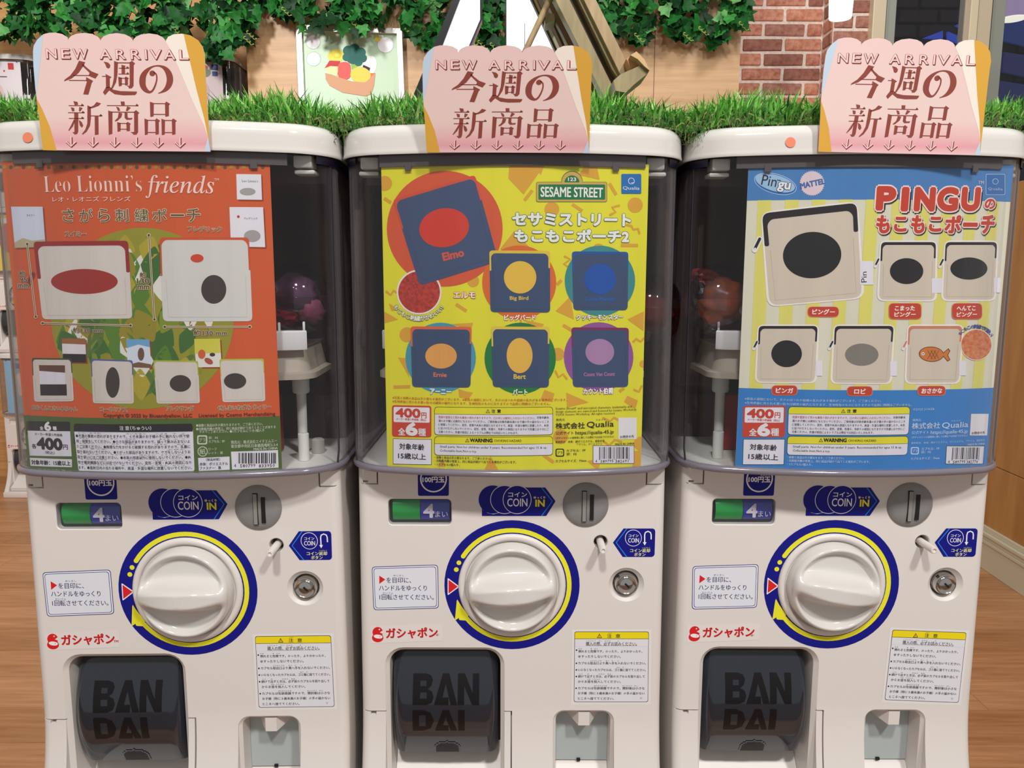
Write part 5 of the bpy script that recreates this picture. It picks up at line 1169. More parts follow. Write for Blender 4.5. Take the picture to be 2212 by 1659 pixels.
# window wall at the right with aluminium posts, dark passage outside
fr_b = mat('window_frame_beige', (206, 190, 162), .4); fr_g = mat('window_frame_grey', (150, 152, 142), .4)
wn_ = struct(empty('window_1', (at(1990, 100, 3.14).x, 3.14, .3)))
def wx(px, Y, py=100): return at(px, py, Y).x
def child(nm, geo, m, par, sm=None):
    l = par.location; o = mesh(nm, geo[0], geo[1], m, par, sm, None, (-l.x, -l.y, -l.z)); return o
child('window_post', bevel_box(wx(1882, 3.12), wx(1910, 3.12), 3.12, 3.2, .3, 1.75, .003), fr_b, wn_)
child('window_post', bevel_box(wx(1911, 3.14), wx(1931, 3.14), 3.14, 3.2, .3, 1.75, .002), fr_g, wn_)
child('window_post', bevel_box(wx(2091, 3.12), wx(2108, 3.12), 3.12, 3.22, .3, 1.75, .003), mat('window_frame_light', (222, 206, 176), .4), wn_)
child('window_post', bevel_box(wx(2108.5, 3.13), wx(2137, 3.13), 3.13, 3.22, .3, 1.75, .003), fr_b, wn_)
child('window_post', bevel_box(wx(2138.5, 3.15), wx(2166, 3.15), 3.15, 3.22, .3, 1.75, .002), fr_g, wn_)
child('window_sill', bevel_box(wx(1882, 3.12), 3.1, 3.06, 3.22, .25, .3, .004), fr_b, wn_)
gl2 = clear_mat('window_glass', (.72, .74, .80), .01, 1.5, 1.0)
child('pane', bbox(wx(1931, 3.17), wx(2093, 3.17), 3.17, 3.176, .3, 1.75), gl2, wn_); child('pane', bbox(wx(2166, 3.18), 3.1, 3.18, 3.186, .3, 1.75), gl2, wn_)
struct(mesh('wall_under_window', *bbox(xc2, 3.1, 3.1, 3.2, FZ, .25), wood_low))
ow = struct(mesh('wall_outside', *bbox(1.2, 4.5, 4.3, 4.4, FZ, 2.2), mat('outside_dark_wall', (46, 36, 34), .8)))
for r_ in range(0, 12):  # built dark bricks stand in for the pillar's reflection in the glass
    for c_ in range(0, 5):
        x0 = at(1900, 100, 4.25).x + c_ * .245 + (.12 if r_ % 2 else 0); z0_ = at(1990, 205, 4.25).z + r_ * .085
        o = mesh('brick', *bevel_box(x0, x0 + .225, 4.27, 4.31, z0_, z0_ + .07, .005, 1), mat('reflected_brick_dark', (66, 48, 44), .8, noise=.2, nscale=20), ow)
bl = mat('blue_lit_panel', (40, 60, 160), .4, emit=(60, 84, 190), estr=.75); bl2 = mat('blue_dim_panel', (40, 46, 90), .4, emit=(54, 58, 110), estr=.45)
def slab(nm, P, Y, th, m, par=None, loc=None):
    Q = [at(a, b, Y) for a, b in P]; V = [(q.x, Y, q.z) for q in Q] + [(q.x, Y + th, q.z) for q in Q]; n = len(P)
    Fc = [tuple(range(n)), tuple(range(2 * n - 1, n - 1, -1))] + [(i, (i + 1) % n, (i + 1) % n + n, i + n) for i in range(n)]
    off = (0, 0, 0) if par is None else (-par.location.x, -par.location.y, -par.location.z)
    return mesh(nm, V, Fc, m, par, None, None, off, True)
sgn = empty('lit_wall_panels', (at(2100, 100, 4.2).x, 4.2, 1.0), 0, 'blue lit geometric wall panels beyond the window', 'panel')
for P_, m in (([(1995, 82), (2037, 66), (2037, 84)], bl), ([(2048, 68), (2048, 84), (2086, 98), (2086, 84)], bl), ([(2065, 54), (2092, 44), (2092, 66)], bl), ([(2172, 40), (2212, 30), (2260, 40), (2260, 110), (2168, 88)], mat('blue_wall_lit', (34, 52, 110), .4, emit=(40, 62, 120), estr=.6)),
              ([(2168, 112), (2260, 126), (2260, 175), (2166, 155)], bl2), ([(2160, 174), (2260, 190), (2260, 250), (2156, 235)], bl2), ([(1940, 120), (2000, 104), (2086, 120), (2080, 175), (1940, 175)], bl2)):
    slab('lit_panel', P_, 4.2, .02, m, sgn)
def pendant(px, py, w_, h_, Y, m_sh, m_gl, label, taper=.9):
    c = at(px, py, Y); fw = (Y + DC) * CT; k_ = fw / F; r1 = w_ / 2 * k_; hh = h_ * k_
    e_ = empty('pendant_lamp', (c.x, c.y, c.z), 0, label, 'lamp')
    V, Fc = lathe([(r1 * taper, 0), (r1, hh), (r1 * .9, hh + .01), (.012, hh + .012), (.012, hh + .03)], (0, 0, 0), 'Z', 32); V2 = V
    L = [[(r1 * taper * .97 * math.cos(a), r1 * taper * .97 * math.sin(a), .001) for a in [2 * math.pi * i / 32 for i in range(32)]]]
    mesh('lamp_shade', V, Fc, m_sh, e_, 50, None, (0, 0, 0), True)
    V, Fc = lathe([(r1 * taper * .95, -.004), (r1 * taper * .95, .003)], (0, 0, 0), 'Z', 32); mesh('diffuser', V, Fc, m_gl, e_, 40, None, (0, 0, 0), True)
    V, Fc = tube([(0, 0, hh + .02), (0, 0, 1.75 - c.z)], .004); mesh('cord', V, Fc, mat('cord_black', (20, 20, 20), .5), e_, 40)
pendant(1815, 38, 52, 80, 2.5, mat('lit_shade_white', (250, 248, 244), .4, emit=(255, 252, 246), estr=1.1), mat('lamp_glow', (255, 255, 250), .4, emit=(255, 252, 240), estr=1.6), 'glowing white tapered pendant lamp in front of the brick pillar', .86)
pendant(2188, 40, 52, 90, 3.6, mat('lilac_shade', (222, 196, 220), .4, emit=(200, 170, 205), estr=.5), mat('lamp_glow_warm', (255, 246, 214), .4, emit=(255, 246, 214), estr=1.6), 'lilac cylindrical pendant lamp seen through the window at the right', 1.0)

# low timber wall at the right, running towards the viewer, with its skirting
P1, P2 = atz(2126, 1226, FZ), atz(2212, 1284, FZ); dv_ = (P2 - P1).normalized(); A0 = P1 - dv_ * .75; L_ = 3.0
e_ = struct(empty('wall_right', (A0.x, A0.y, FZ), math.atan2(dv_.y, dv_.x)))
def dist_ray(px, py):   # z on the wall's face under a pixel
    d = ray(px, py); n = Vector((-dv_.y, dv_.x, 0)); t = (A0 - Vector((0, -DC, 0))).dot(n) / d.dot(n); return (Vector((0, -DC, 0)) + d * t).z - FZ
zs1 = dist_ray(2180, 1021); zsk = dist_ray(2130, 1134)
mesh('upper_panel', *bevel_box(0, L_, .0, .10, zs1 + .001, 1.42, .002), wood_low, e_); mesh('lower_panel', *bevel_box(0, L_, .0, .10, 0, zs1 - .001, .002), wood_low, e_)
skm = mat('skirting_grey', (196, 192, 170), .45)
sg_ = -1 if (Matrix.Rotation(math.atan2(dv_.y, dv_.x), 3, 'Z') @ Vector((0, 1, 0))).x > 0 else 1
for z0_, z1_, t_, nm in ((0, zsk * .62, .014, 'skirting_board'), (zsk * .62, zsk * .70, .019, 'skirting_bead'), (zsk * .70, zsk * .80, .016, 'skirting_step'), (zsk * .80, zsk * .88, .022, 'skirting_bead'), (zsk * .88, zsk, .010, 'skirting_cap')):
    mesh(nm, *bevel_box(0, L_, -t_, 0, z0_, z1_, .002), skm, e_)
# ================================================================ far stacks of machines
far_keep = ('cabinet', 'dome', 'lid', 'dome_rim', 'flap_door', 'knob', 'knob_bezel', 'coin_dial', 'back_panel', 'ceiling_block', 'display_floor', 'capsule_hopper', 'hopper_skirt', 'ring_label', 'caution_label', 'logo_label', 'outlet_back', 'outlet_sill', 'coin_in_label', 'poster_rail')
def far_machine(loc, label):
    c = M_.copy(); COL.objects.link(c); c.location = loc; c.rotation_euler = (0, 0, 0); c['label'] = label; c['group'] = 'capsule machines stacked by the far wall'
    for ch in M_.children:
        if ch.name.split('.')[0] in far_keep: d = ch.copy(); COL.objects.link(d); d.parent = c
    return c
def far_poster(loc, rgb, shapes, label):
    e_ = empty('poster', loc, 0, label, 'poster', 'posters in the far machines'); L = []
    for i in range(13):
        s = -.10 + .20 * i / 12; L.append([surf_poster(s, -.170, 0), surf_poster(s, .088, 0), surf_poster(s, .088, -.0008), surf_poster(s, -.17, -.0008)])
    V, Fc = loft(L); mesh('sheet', V, Fc, ink(rgb), e_, 40, None, OFF, True)
    p_ = Print(surf_poster, lambda a, b: (a, b), slab=.02, h0=.0008, step=.0004)
    for i, (kind, x, z, a, b, c) in enumerate(shapes):
        if kind == 'r': p_.poly([(x - a, z - b), (x - a, z + b), (x + a, z + b), (x + a, z - b)][::-1], c, 1 + i * .5, 'picture')
        else: p_.poly([(x + a * math.cos(t), z + b * math.sin(t)) for t in [2 * math.pi * j / 20 for j in range(20)]], c, 1 + i * .5, 'picture')
    p_.build(e_, OFF)
cols = [at(px, 135, 3.0).x - .150 for px in (62, 208, 354, 500)]
lev = ('lowest', 'middle', 'topmost'); ordn = ('first', 'second', 'third', 'fourth')
pal = [((232, 226, 226), [('r', .06, .066, .012, .014, (196, 60, 60)), ('o', .03, .045, .004, .004, (190, 70, 70)), ('r', .01, .02, .03, .002, (90, 84, 84)), ('o', -.03, -.05, .05, .05, (222, 190, 190))]),
       ((240, 214, 90), [('o', 0, -.02, .07, .07, (214, 90, 70)), ('r', 0, .06, .07, .012, (250, 250, 250))]),
       ((150, 196, 226), [('o', 0, -.03, .06, .06, (240, 236, 220)), ('r', 0, .06, .06, .012, (40, 60, 130))]),
       ((206, 190, 190), [('o', -.01, .062, .05, .016, (170, 70, 66)), ('o', .02, .04, .03, .02, (110, 124, 104)), ('r', .068, .064, .014, .012, (44, 64, 120)), ('r', .068, .036, .012, .010, (60, 84, 140)), ('o', -.02, -.04, .06, .06, (190, 160, 160)), ('o', -.045, .0, .008, .007, (150, 60, 70))])]
for ci, cx in enumerate(cols):
    o = mesh('machine_plinth', *bevel_box(-.145, .145, -.05, .24, 0, .028, .004), plastic, None, 40); o.location = (cx, 3.045, FZ)
    tag(o, 'low white plinth under the %s far stack of machines from the left' % ordn[ci], 'plinth', 'plinths of the far stacks')
    for lv in range(3):
        z = FZ + .0285 + lv * .6818
        far_machine((cx, 3.045, z), '%s machine of the %s far stack from the left by the wooden wall' % (lev[lv], ordn[ci]))
        rgb, sh = pal[(ci + (2 - lv)) % 4] if lv < 2 else pal[ci]
        far_poster((cx, 3.045, z), rgb, sh, 'poster in the %s machine of the %s far stack from the left' % (lev[lv], ordn[ci]))

# added dark block behind the near row (darkens the gaps, carries the turf) and the counter below the machines
o = mesh('backing_block', *bevel_box(-.455, .455, .2545, .56, FZ, .1215, .003), mat('backing_block_dark', (54, 42, 34), .6)); tag(o, 'added dark block behind the gaps of the three near machines', 'cabinet')
o = mesh('machine_counter', *bevel_box(-.50, .50, -.03, .2535, FZ, -.5605, .006), mat('counter_white', (222, 218, 212), .4)); tag(o, 'white counter carrying the three near machines', 'counter')

# ================================================================ artificial turf on the lids
tz = .1222
turf = mesh('artificial_turf', *bevel_box(-.52, .52, .002, .57, tz, tz + .007, .002), mat('turf_backing', (18, 16, 14), .9)); tag(turf, 'long strip of artificial grass laid over the machine lids', 'artificial turf')
gm = [mat('grass_%d' % i, c, .5, spec=.3) for i, c in enumerate(((124, 196, 84), (100, 178, 66), (150, 212, 104), (74, 146, 52), (176, 226, 138), (58, 112, 42)))]
th_ = [mat('thatch_a', (128, 134, 72), .7), mat('thatch_b', (74, 92, 42), .7)]
V, Fc, MI = [], [], []
q_ = random.Random(21)
def sag(x):
    d = min(abs(x - POSE[0][0] / 2 - .0), abs(x - POSE[2][0] / 2)); return -.006 * math.exp(-(d / .022) ** 2)
for i in range(27000):
    x = q_.uniform(-.53, .53); yy = q_.random(); y = -.003 + .33 * yy ** 2.2 if i < 19000 else q_.uniform(.0, .57)
    front = y < .02
    h = q_.uniform(.019, .034) * (1.12 if q_.random() < .08 else 1) * (.75 + .25 * math.sin(x * 23) ** 2)
    if x < -.47 or x > .49: h *= .8
    wd = q_.uniform(.0009, .0018); an = q_.uniform(0, math.pi); ux, uy = math.cos(an) * wd, math.sin(an) * wd
    lx = q_.gauss(0, .38); ly = q_.gauss(-.12 if front else 0, .38)
    if front and q_.random() < .22: ly -= .6; h *= .75
    z0_ = tz + .004 + sag(x); b = len(V); cu = q_.uniform(.2, 1.1); n_ = 3
    for s in range(n_):
        t = s / n_; k_ = 1 - .55 * t; px_ = x + lx * h * (t * (1 - cu) + cu * t * t); py_ = y + ly * h * (t * (1 - cu) + cu * t * t); pz_ = z0_ + h * t * (1 - .25 * (lx * lx + ly * ly) * t)
        if py_ < -.040: py_ = -.040
        V += [(px_ - ux * k_, py_ - uy * k_, pz_), (px_ + ux * k_, py_ + uy * k_, pz_)]
    V.append((x + lx * h, max(-.042, y + ly * h), z0_ + h * (1 - .25 * (lx * lx + ly * ly))))
    for s in range(n_ - 1): Fc.append((b + 2 * s, b + 2 * s + 1, b + 2 * s + 3, b + 2 * s + 2)); MI.append(0)
    Fc.append((b + 4, b + 5, b + 6)); MI.append(0)
    c = q_.choices(range(6), (5, 5, 4, 3, 2, 2))[0]
    for s in range(3): MI[-1 - s] = c
for i in range(5200):   # curled thatch and drooping threads at the front edge
    x = q_.uniform(-.53, .53); y = q_.uniform(-.008, .012); gap = math.exp(-(min(abs(x - POSE[0][0] / 2), abs(x - POSE[2][0] / 2)) / .028) ** 2)
    z0_ = tz + q_.uniform(.0, .012) - gap * q_.uniform(0, .014); b = len(V); an = q_.uniform(0, 6.28); r_ = q_.uniform(.002, .006); w_ = .0005; c = 6 if q_.random() < .4 else 7
    if q_.random() < .3: c = 5
    for s in range(6):
        a = an + s * q_.uniform(.5, .9); p_ = (x + r_ * math.cos(a) + s * .0008, y - abs(r_ * math.sin(a * .7)) * .6, z0_ + r_ * math.sin(a) - .0007 * s); V += [p_, (p_[0] + w_ * math.cos(a), p_[1], p_[2] + w_ * math.sin(a) + w_)]
    for s in range(5): Fc.append((b + 2 * s, b + 2 * s + 1, b + 2 * s + 3, b + 2 * s + 2)); MI.append(c)
gb = mesh('grass_blades', V, Fc, gm + th_, turf, None, MI); gb['kind'] = 'stuff'

# ================================================================ capsules in the hoppers
def capsule(loc, label, m_lo, m_up, stuff):
    e_ = empty('toy_capsule', loc, 0, label, 'toy capsule')
    Rr = .0335
    V, Fc = lathe([(.0005, -Rr)] + [(Rr * math.cos(R(a)), Rr * math.sin(R(a))) for a in range(-84, 1, 7)] + [(Rr * 1.02, .0002), (Rr * 1.02, .002), (Rr, .0022)], (0, 0, 0), 'Z', 40); 
    Fc = [f_ for f_ in Fc if len(f_) == 4]; mesh('lower_half', V, Fc, m_lo, e_, 50, None, (0, 0, 0), True)
    V, Fc = lathe([(Rr * .995 * math.cos(R(a)), Rr * math.sin(R(a))) for a in range(3, 88, 6)] + [(.0005, Rr)], (0, 0, 0), 'Z', 40)
    Fc = [f_ for f_ in Fc if len(f_) == 4]; mesh('upper_half', V, Fc, m_up, e_, 50, None, (0, 0, 0), True)
    for i, (c, r_, m) in enumerate(stuff):
        bm = bmesh.new(); bmesh.ops.create_icosphere(bm, subdivisions=3, radius=1); qq = random.Random(i + 5)
        ph_ = [qq.uniform(0, 6) for _ in range(6)]
        for v in bm.verts:
            n = v.co.normalized(); d = 1 + .13 * math.sin(5 * n.x + ph_[0]) * math.sin(6 * n.y + ph_[1]) + .10 * math.sin(11 * n.z + ph_[2] + 4 * n.x) + .05 * math.sin(19 * n.y + ph_[3])
            v.co = Vector((c[0] + n.x * r_[0] * d, c[1] + n.y * r_[1] * d, c[2] + n.z * r_[2] * d))
        me = bpy.data.meshes.new('packed_toy'); bm.to_mesh(me); bm.free(); me.materials.append(m); me.polygons.foreach_set('use_smooth', [i % 2 == 0] * len(me.polygons)); link(bpy.data.objects.new('packed_toy', me), e_)
    return e_
purple = clear_mat('purple_clear_shell', (.62, .36, .66), .06, 1.5, 1.5); clr = clear_mat('clear_shell', (.88, .84, .90), .04, 1.5, 1.6)
bag = mat('crumpled_bag', (128, 104, 108), .12, spec=.8, coat=.6, noise=.4, nscale=60)
capsule(at(647, 645, .045), 'purple and clear capsule in the hopper of the left machine', purple, clear_mat('violet_clear_shell', (.72, .56, .78), .05, 1.5, 1.6),
        [((-.004, .0, .004), (.022, .02, .02), bag), ((-.012, -.004, -.016), (.013, .012, .010), mat('red_paper', (176, 36, 30), .5)), ((.012, -.004, -.012), (.012, .012, .012), mat('tan_cloth', (176, 140, 116), .7))])
capsule(at(1548, 648, .035), 'clear capsule with an orange wrapped toy in the hopper of the right machine', clr, clear_mat('dark_clear_shell', (.7, .68, .7), .05, 1.5, 1.2),
        [((.004, -.004, -.002), (.022, .018, .023), mat('orange_plush', (190, 96, 50), .35, noise=.3, nscale=50, coat=.5)), ((-.016, .004, .006), (.010, .012, .018), mat('black_plush', (26, 22, 24), .3, coat=.5)), ((.020, -.006, -.008), (.010, .010, .010), mat('pale_plush', (196, 190, 178), .4, coat=.5)), ((-.012, .006, .02), (.014, .012, .010), mat('dark_red_cap', (120, 22, 24), .4))])
capsule(at(1402, 668, .05), 'dark red capsule behind the right edge of the yellow poster', clear_mat('red_clear_shell', (.6, .16, .18), .05, 1.5, 1.2), clear_mat('dim_clear_shell', (.6, .5, .5), .05, 1.5, 1.2), [((0, 0, -.004), (.022, .02, .018), mat('crimson_pack', (140, 20, 30), .5))])

# ================================================================ framed poster on the wooden wall
pf = empty('framed_poster', (at(757, 200, 3.0).x, 3.03, .4), 0, 'silver framed light green poster of a lunch box on the wooden wall', 'framed poster')
alu = mat('aluminium_frame', (206, 204, 200), .3, metal=.35)
def bar_px(nm, P, Y, th, m): return slab(nm, P, Y, th, m, pf)
yb_ = 330
bar_px('frame_rail', [(639, 53), (651, 66), (857, 72), (868, 61.5)], 3.012, .03, alu); bar_px('frame_rail', [(639, 53), (650, yb_), (662, yb_), (651, 66)], 3.012, .03, alu)
bar_px('frame_rail', [(868, 61.5), (857, 72), (867, yb_), (878, yb_)], 3.012, .03, alu)
slab('poster_sheet', [(650, 64), (661, yb_), (868, yb_), (858, 70)], 3.03, .008, mat('poster_green', (182, 208, 178), .4), pf)
l = pf.location
pp = Print(lambda s, z, h: (s - l.x, 3.03 - h - l.y, z - l.z), lambda a, b: (at(a, b, 3.03).x, at(a, b, 3.03).z), slab=None, h0=.0006, step=.0004)
pp.disc(725.7, 121, 18, (232, 220, 96), 1, ry=15); pp.disc(728, 119, 10, (222, 206, 70), 1.5, ry=8); pp.disc(728, 119, 5, (232, 220, 96), 1.8, ry=4)
for i, c in enumerate(((765, 119, 20), (752, 110, 11), (766, 106, 11), (780, 113, 10), (784, 126, 9), (748, 124, 8), (774, 134, 9))): pp.disc(*c, (36, 104, 96), 3 + i * .12)
pp.poly([(758, 136), (773, 136), (771, 150), (760, 150)], (150, 190, 90), 2)
pp.disc(798.5, 142.5, 15, (244, 242, 240), 2.4, ry=22, ang=12); pp.poly([(785, 140), (800, 147), (798, 154), (783, 147)], (44, 30, 34), 3.4)
pp.poly([(701, 148), (712, 131), (735, 132), (730, 160), (722, 160)], (196, 56, 66), 2.6); pp.poly([(701, 148), (714, 143), (732, 144), (728, 165), (712, 160)], (236, 232, 170), 3)
pp.rect(730, 134, 758, 172, (222, 94, 92), 3.6, 'picture', 13); pp.disc(779, 162, 22, (250, 206, 88), 4.2, ry=17, ang=8); pp.poly([(800, 158), (811, 158), (809, 176), (800, 176)], (224, 122, 70), 2.6)
pp.poly([(703, 157.7), (728, 166), (760, 176), (790, 178), (811, 157.7), (808, 185), (802, 203), (790, 208), (740, 200), (712, 185), (704, 172)], (206, 156, 122), 5)
for i, c in enumerate(((676.6, 91, 15.5), (677.6, 127.6, 15.5), (832.7, 97, 17.5))): pp.disc(*c, (170, 190, 180), 1, 'round_label%d' % i); pp.disc(c[0], c[1], c[2] - .8, (240, 240, 244), 1.5, 'round_label%d' % i)
pp.disc(816, 84, 6.5, (232, 204, 84), 2.2, 'star_label', n=12)
pp.build(pf)

# ================================================================ white boards with added glow, wooden easel on the turf
glow = mat('white_panel_added_glow', (252, 252, 252), .4, emit=(255, 255, 255), estr=1.05); blk_f = mat('black_frame', (24, 22, 28), .3, coat=.3); blf = mat('blue_black_edge', (44, 52, 92), .25, coat=.3)  # no lamps in the boards: glow added so they burn out to white
b1 = empty('white_board', (at(975, 200, .34).x, .34, .13), 0, 'leaning white board with added glow and a thick black left edge', 'white board')
slab('white_face_glow', [(1036, -136), (1037, 42), (900, 366), (837, 366)], .34, .008, glow, b1); slab('black_edge', [(1037, -142), (1041, -125), (854, 366), (826, 366)], .336, .016, blk_f, b1)
slab('side_edge', [(1036, -136), (1041, -130), (1041, 43), (1037, 42)], .336, .014, blk_f, b1); slab('side_edge', [(1037, 42), (1041, 43), (906, 366), (899, 366)], .336, .014, blf, b1)
b2 = empty('white_board', (at(1150, 200, .40).x, .40, .13), 0, 'white board with added glow standing behind the round rod of the wooden easel', 'white board')
slab('white_face_glow', [(1094, -136), (1178, 66), (1312, 380), (1093, 380)], .40, .008, glow, b2); slab('side_edge', [(1092, -140), (1094, -136), (1094, 380), (1091.5, 380)], .396, .014, blk_f, b2)
slab('side_edge', [(1092, -140), (1096, -140), (1336, 380), (1312, 380), (1178, 66)], .396, .014, blk_f, b2); slab('panel_joint', [(1133, 50), (1134.3, 50), (1132, 378), (1130, 378)], .3985, .002, mat('joint_grey', (150, 156, 180), .4), b2)
ez = empty('wooden_easel', (at(1290, 200, .22).x, .22, .13), 0, 'tilted wooden easel standing on the turf behind the middle sign', 'easel')
w1 = mat('easel_wood', (190, 162, 120), .5, rgb2=(160, 134, 96), nscale=14, stretch=(6, 2, 1)); w2 = mat('easel_wood_olive', (172, 156, 114), .5, rgb2=(146, 128, 90), nscale=14, stretch=(6, 2, 1)); w3 = mat('easel_wood_dark', (96, 74, 50), .55, noise=.2, nscale=12); w4 = mat('easel_wood_light', (224, 186, 140), .5, rgb2=(206, 164, 116), nscale=10)
slab('rear_slat', [(1055, -200), (1094, -200), (1364, 356), (1314, 356)], .33, .012, w3, ez)
slab('slat_pale_line', [(1063, -200), (1067, -200), (1170, 25), (1166, 27)], .326, .004, w4, ez)
slab('slat_pale_line', [(1180, 54), (1186, 53), (1240, 170), (1233, 172)], .326, .004, mat('slat_highlight', (186, 180, 156), .5), ez); slab('slat_pale_line', [(1197, 45), (1203, 44), (1262, 170), (1254, 172)], .326, .004, mat('slat_highlight', (186, 180, 156), .5), ez)  # highlights along the slats, painted as thin pale strips
slab('rear_slat', [(1090, -200), (1100, -200), (1215, 38), (1199, 42), (1186, 20)], .30, .012, w2, ez)
slab('inner_slat', [(1094, -200), (1110, -200), (1372, 350), (1356, 350), (1200, 45)], .28, .014, mat('easel_wood_brown', (128, 100, 68), .55, noise=.15, nscale=12), ez)
slab('cross_block', [(1178, 52), (1199, 42), (1197, 30), (1184, 28), (1176, 44)], .27, .03, w2, ez)
slab('front_post', [(1099, -200), (1131, -200), (1401, 343), (1374, 343), (1290, 180), (1256, 110)], .235, .024, w2, ez)
slab('groove', [(1129, -200), (1152, -200), (1327, 152), (1330, 175), (1318, 178)], .245, .012, w3, ez)
slab('front_rail', [(1154, -200), (1170, -200), (1344, 160), (1334, 166), (1322, 150)], .230, .02, w2, ez)
slab('front_rail', [(1164, -200), (1188, -200), (1361.5, 149), (1340, 161), (1335, 150)], .222, .03, w1, ez)
slab('ledge', [(1325, 174), (1341, 160), (1390, 138), (1403, 152), (1400, 158), (1368, 184), (1352, 200), (1330, 196)], .19, .05, w2, ez)
slab('ledge_lip', [(1362, 119), (1375, 111), (1392, 128), (1403, 152), (1392, 143), (1378, 128)], .185, .06, w4, ez); slab('ledge_inner', [(1353, 127), (1364, 119), (1379, 130), (1381, 141), (1362, 149)], .20, .04, mat('easel_wood_inner', (206, 146, 98), .5), ez)
V, Fc = tube([at(1199, -25, .255), at(1136, 108, .255), at(1027, 341, .255)], .0036, 12, .0034); V = [(v[0] - ez.location.x, v[1] - ez.location.y, v[2] - ez.location.z) for v in V]; mesh('prop_rod', V, Fc, w1, ez, 60)
V, Fc = lathe([(.0008, 0), (.0008, .002)], (0, 0, 0), 'Y', 12); o = mesh('nail_head', V, Fc, chrome, ez, None, None, (0, 0, 0), True); o.location = at(1340, 159, .2215) - ez.location

# ================================================================ ivy garlands along the top of the wooden wall
def leaf_mesh(sd, m):
    q_ = random.Random(sd); P = [(0, 0), (.30, -.10), (.52, .10), (.34, .30), (.48, .56), (.22, .56), (.0, 1.0), (-.22, .56), (-.48, .56), (-.34, .30), (-.52, .10), (-.30, -.10)]
    P = [(x * q_.uniform(.88, 1.12), y * q_.uniform(.9, 1.1)) for x, y in P]
    V = [(x, -.30 * x * x - .16 * (y - .4) ** 2 + q_.uniform(-.02, .02), y) for x, y in P] + [(0, .07, .34), (0, .05, .66)]
    C1, C2 = 12, 13
    Fc = [(0, 1, C1), (1, 2, C1), (2, 3, C1), (3, 4, C1), (4, 5, C1), (5, C2, C1), (5, 6, C2), (6, 7, C2), (7, C1, C2), (7, 8, C1), (8, 9, C1), (9, 10, C1), (10, 11, C1), (11, 0, C1)]
    me = bpy.data.meshes.new('leaf'); me.from_pydata(V, [], Fc); me.materials.append(m); me.polygons.foreach_set('use_smooth', [True] * len(Fc)); return me
lm = [mat('ivy_%s' % n, c, .5, spec=.25, rgb2=c2, nscale=3) for n, c, c2 in (('dark', (26, 92, 34), (16, 62, 24)), ('mid', (36, 116, 44), (22, 84, 32)), ('fresh', (66, 150, 66), (40, 112, 44)), ('deep', (16, 62, 26), (10, 40, 18)), ('pale', (112, 172, 104), (74, 138, 72)))]
LM = [leaf_mesh(i * 5 + j, m) for i, m in enumerate(lm) for j in range(2)]
# lower edge of the foliage along the wall (pixel column -> how far it hangs)
prof = [(-60, 85), (0, 92), (40, 76), (90, 70), (130, 85), (170, 60), (230, 70), (300, 82), (360, 70), (420, 105), (470, 122), (520, 108), (545, 60), (580, 45), (620, 30), (660, 62), (720, 50), (770, 70), (830, 52), (880, 80), (915, 100), (960, 92), (990, 96), (1020, 104), (1060, 112), (1090, 90), (1130, 60), (1250, 50), (1330, 75), (1380, 95), (1430, 60), (1480, 92), (1520, 70), (1560, 112), (1600, 60), (1612, 20)]
def hang(x):
    for (a, b), (c, d) in zip(prof, prof[1:]):
        if a <= x <= c: return b + (d - b) * (x - a) / (c - a)
    return 0
spans = [(-60, 170, 'hanging ivy garland over the first far stack at the left'), (170, 400, 'hanging ivy garland above the left NEW ARRIVAL sign'), (400, 560, 'dense ivy cluster hanging over the fourth far stack'), (560, 890, 'ivy garland drooping over the silver framed poster'),
         (890, 1120, 'ivy garland behind the leaning white board'), (1120, 1400, 'ivy garland hanging behind the wooden easel'), (1400, 1612, 'ivy garland hanging beside the brick pillar')]
vine = mat('vine_stem', (96, 78, 46), .7); tend = mat('tendril', (190, 186, 96), .6)
q_ = random.Random(99)
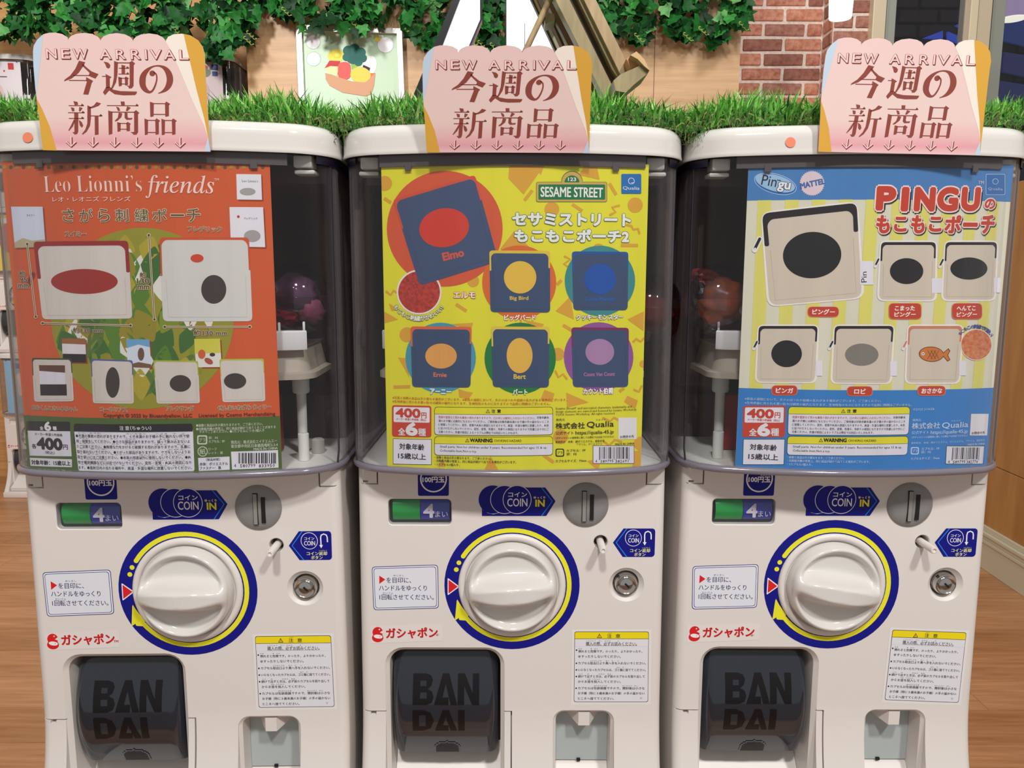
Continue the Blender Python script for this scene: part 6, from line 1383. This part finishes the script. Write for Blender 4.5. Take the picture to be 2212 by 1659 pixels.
for a, b, lab in spans:
    Yg = 3.0; c0 = at((a + b) / 2, -20, Yg); g_ = empty('ivy_garland', (c0.x, Yg, c0.z), 0, lab, 'ivy', 'ivy garlands on the wooden wall'); cl = []
    nL = int((b - a) * 1.15 * (1.15 if 400 <= a < 560 else 1))
    nL = min(nL, 290)
    for i in range(nL):
        px = q_.uniform(a, b); hh = hang(px); v = q_.random() ** .75; py = -50 + (hh + 50 - 6) * v
        if math.sin(px * .045 + 1.3) + math.sin(px * .11 + py * .05) + math.sin(py * .07 + px * .021) > 1.05 or (py > -8 and math.sin(px * .075 + 2) > .86): continue
        Y = q_.uniform(2.90, 3.02) if px > 520 else q_.uniform(2.84, 3.02)
        if 640 < px < 880: Y = q_.uniform(2.88, 2.99)
        if px > 1565: Y = q_.uniform(2.90, 2.98)
        P_ = at(px, py, Y); s_ = q_.uniform(.050, .082); me = LM[min(9, int(q_.choices(range(5), (3, 4, 2.2, 2.4, .8))[0] * 2 + q_.randrange(2)))]
        o = bpy.data.objects.new('leaf', me); o.parent = g_; COL.objects.link(o); o.location = P_ - g_.location; o.scale = (s_, s_, s_)
        o.rotation_euler = (q_.gauss(.35, .45), math.pi + q_.gauss(0, .75), q_.gauss(0, .55))
    V, Fc = [], []
    for i in range(int((b - a) / 26)):
        px = q_.uniform(a, b); hh = hang(px) - 18; pts = []; x = px
        for s in range(7): x += q_.uniform(-7, 7); pts.append(at(x, -38 + (hh + 38) * s / 6, 3.0 - .02 * (i % 3)) - g_.location)
        V, Fc = join((V, Fc), tube(pts, .0018, 5))
    mesh('vine_stems', V, Fc, vine, g_)
    V, Fc = [], []
    for i in range(3):
        px = q_.uniform(a + 10, b - 10); py = hang(px) - 20; pts = []
        for s in range(14): pts.append(at(px + s * 1.6 + 4 * math.sin(s * 1.7), py + s * 1.5 + 3 * math.cos(s * 1.7), 2.88) - g_.location)
        V, Fc = join((V, Fc), tube(pts, .0011, 5))
    mesh('tendrils', V, Fc, tend, g_)
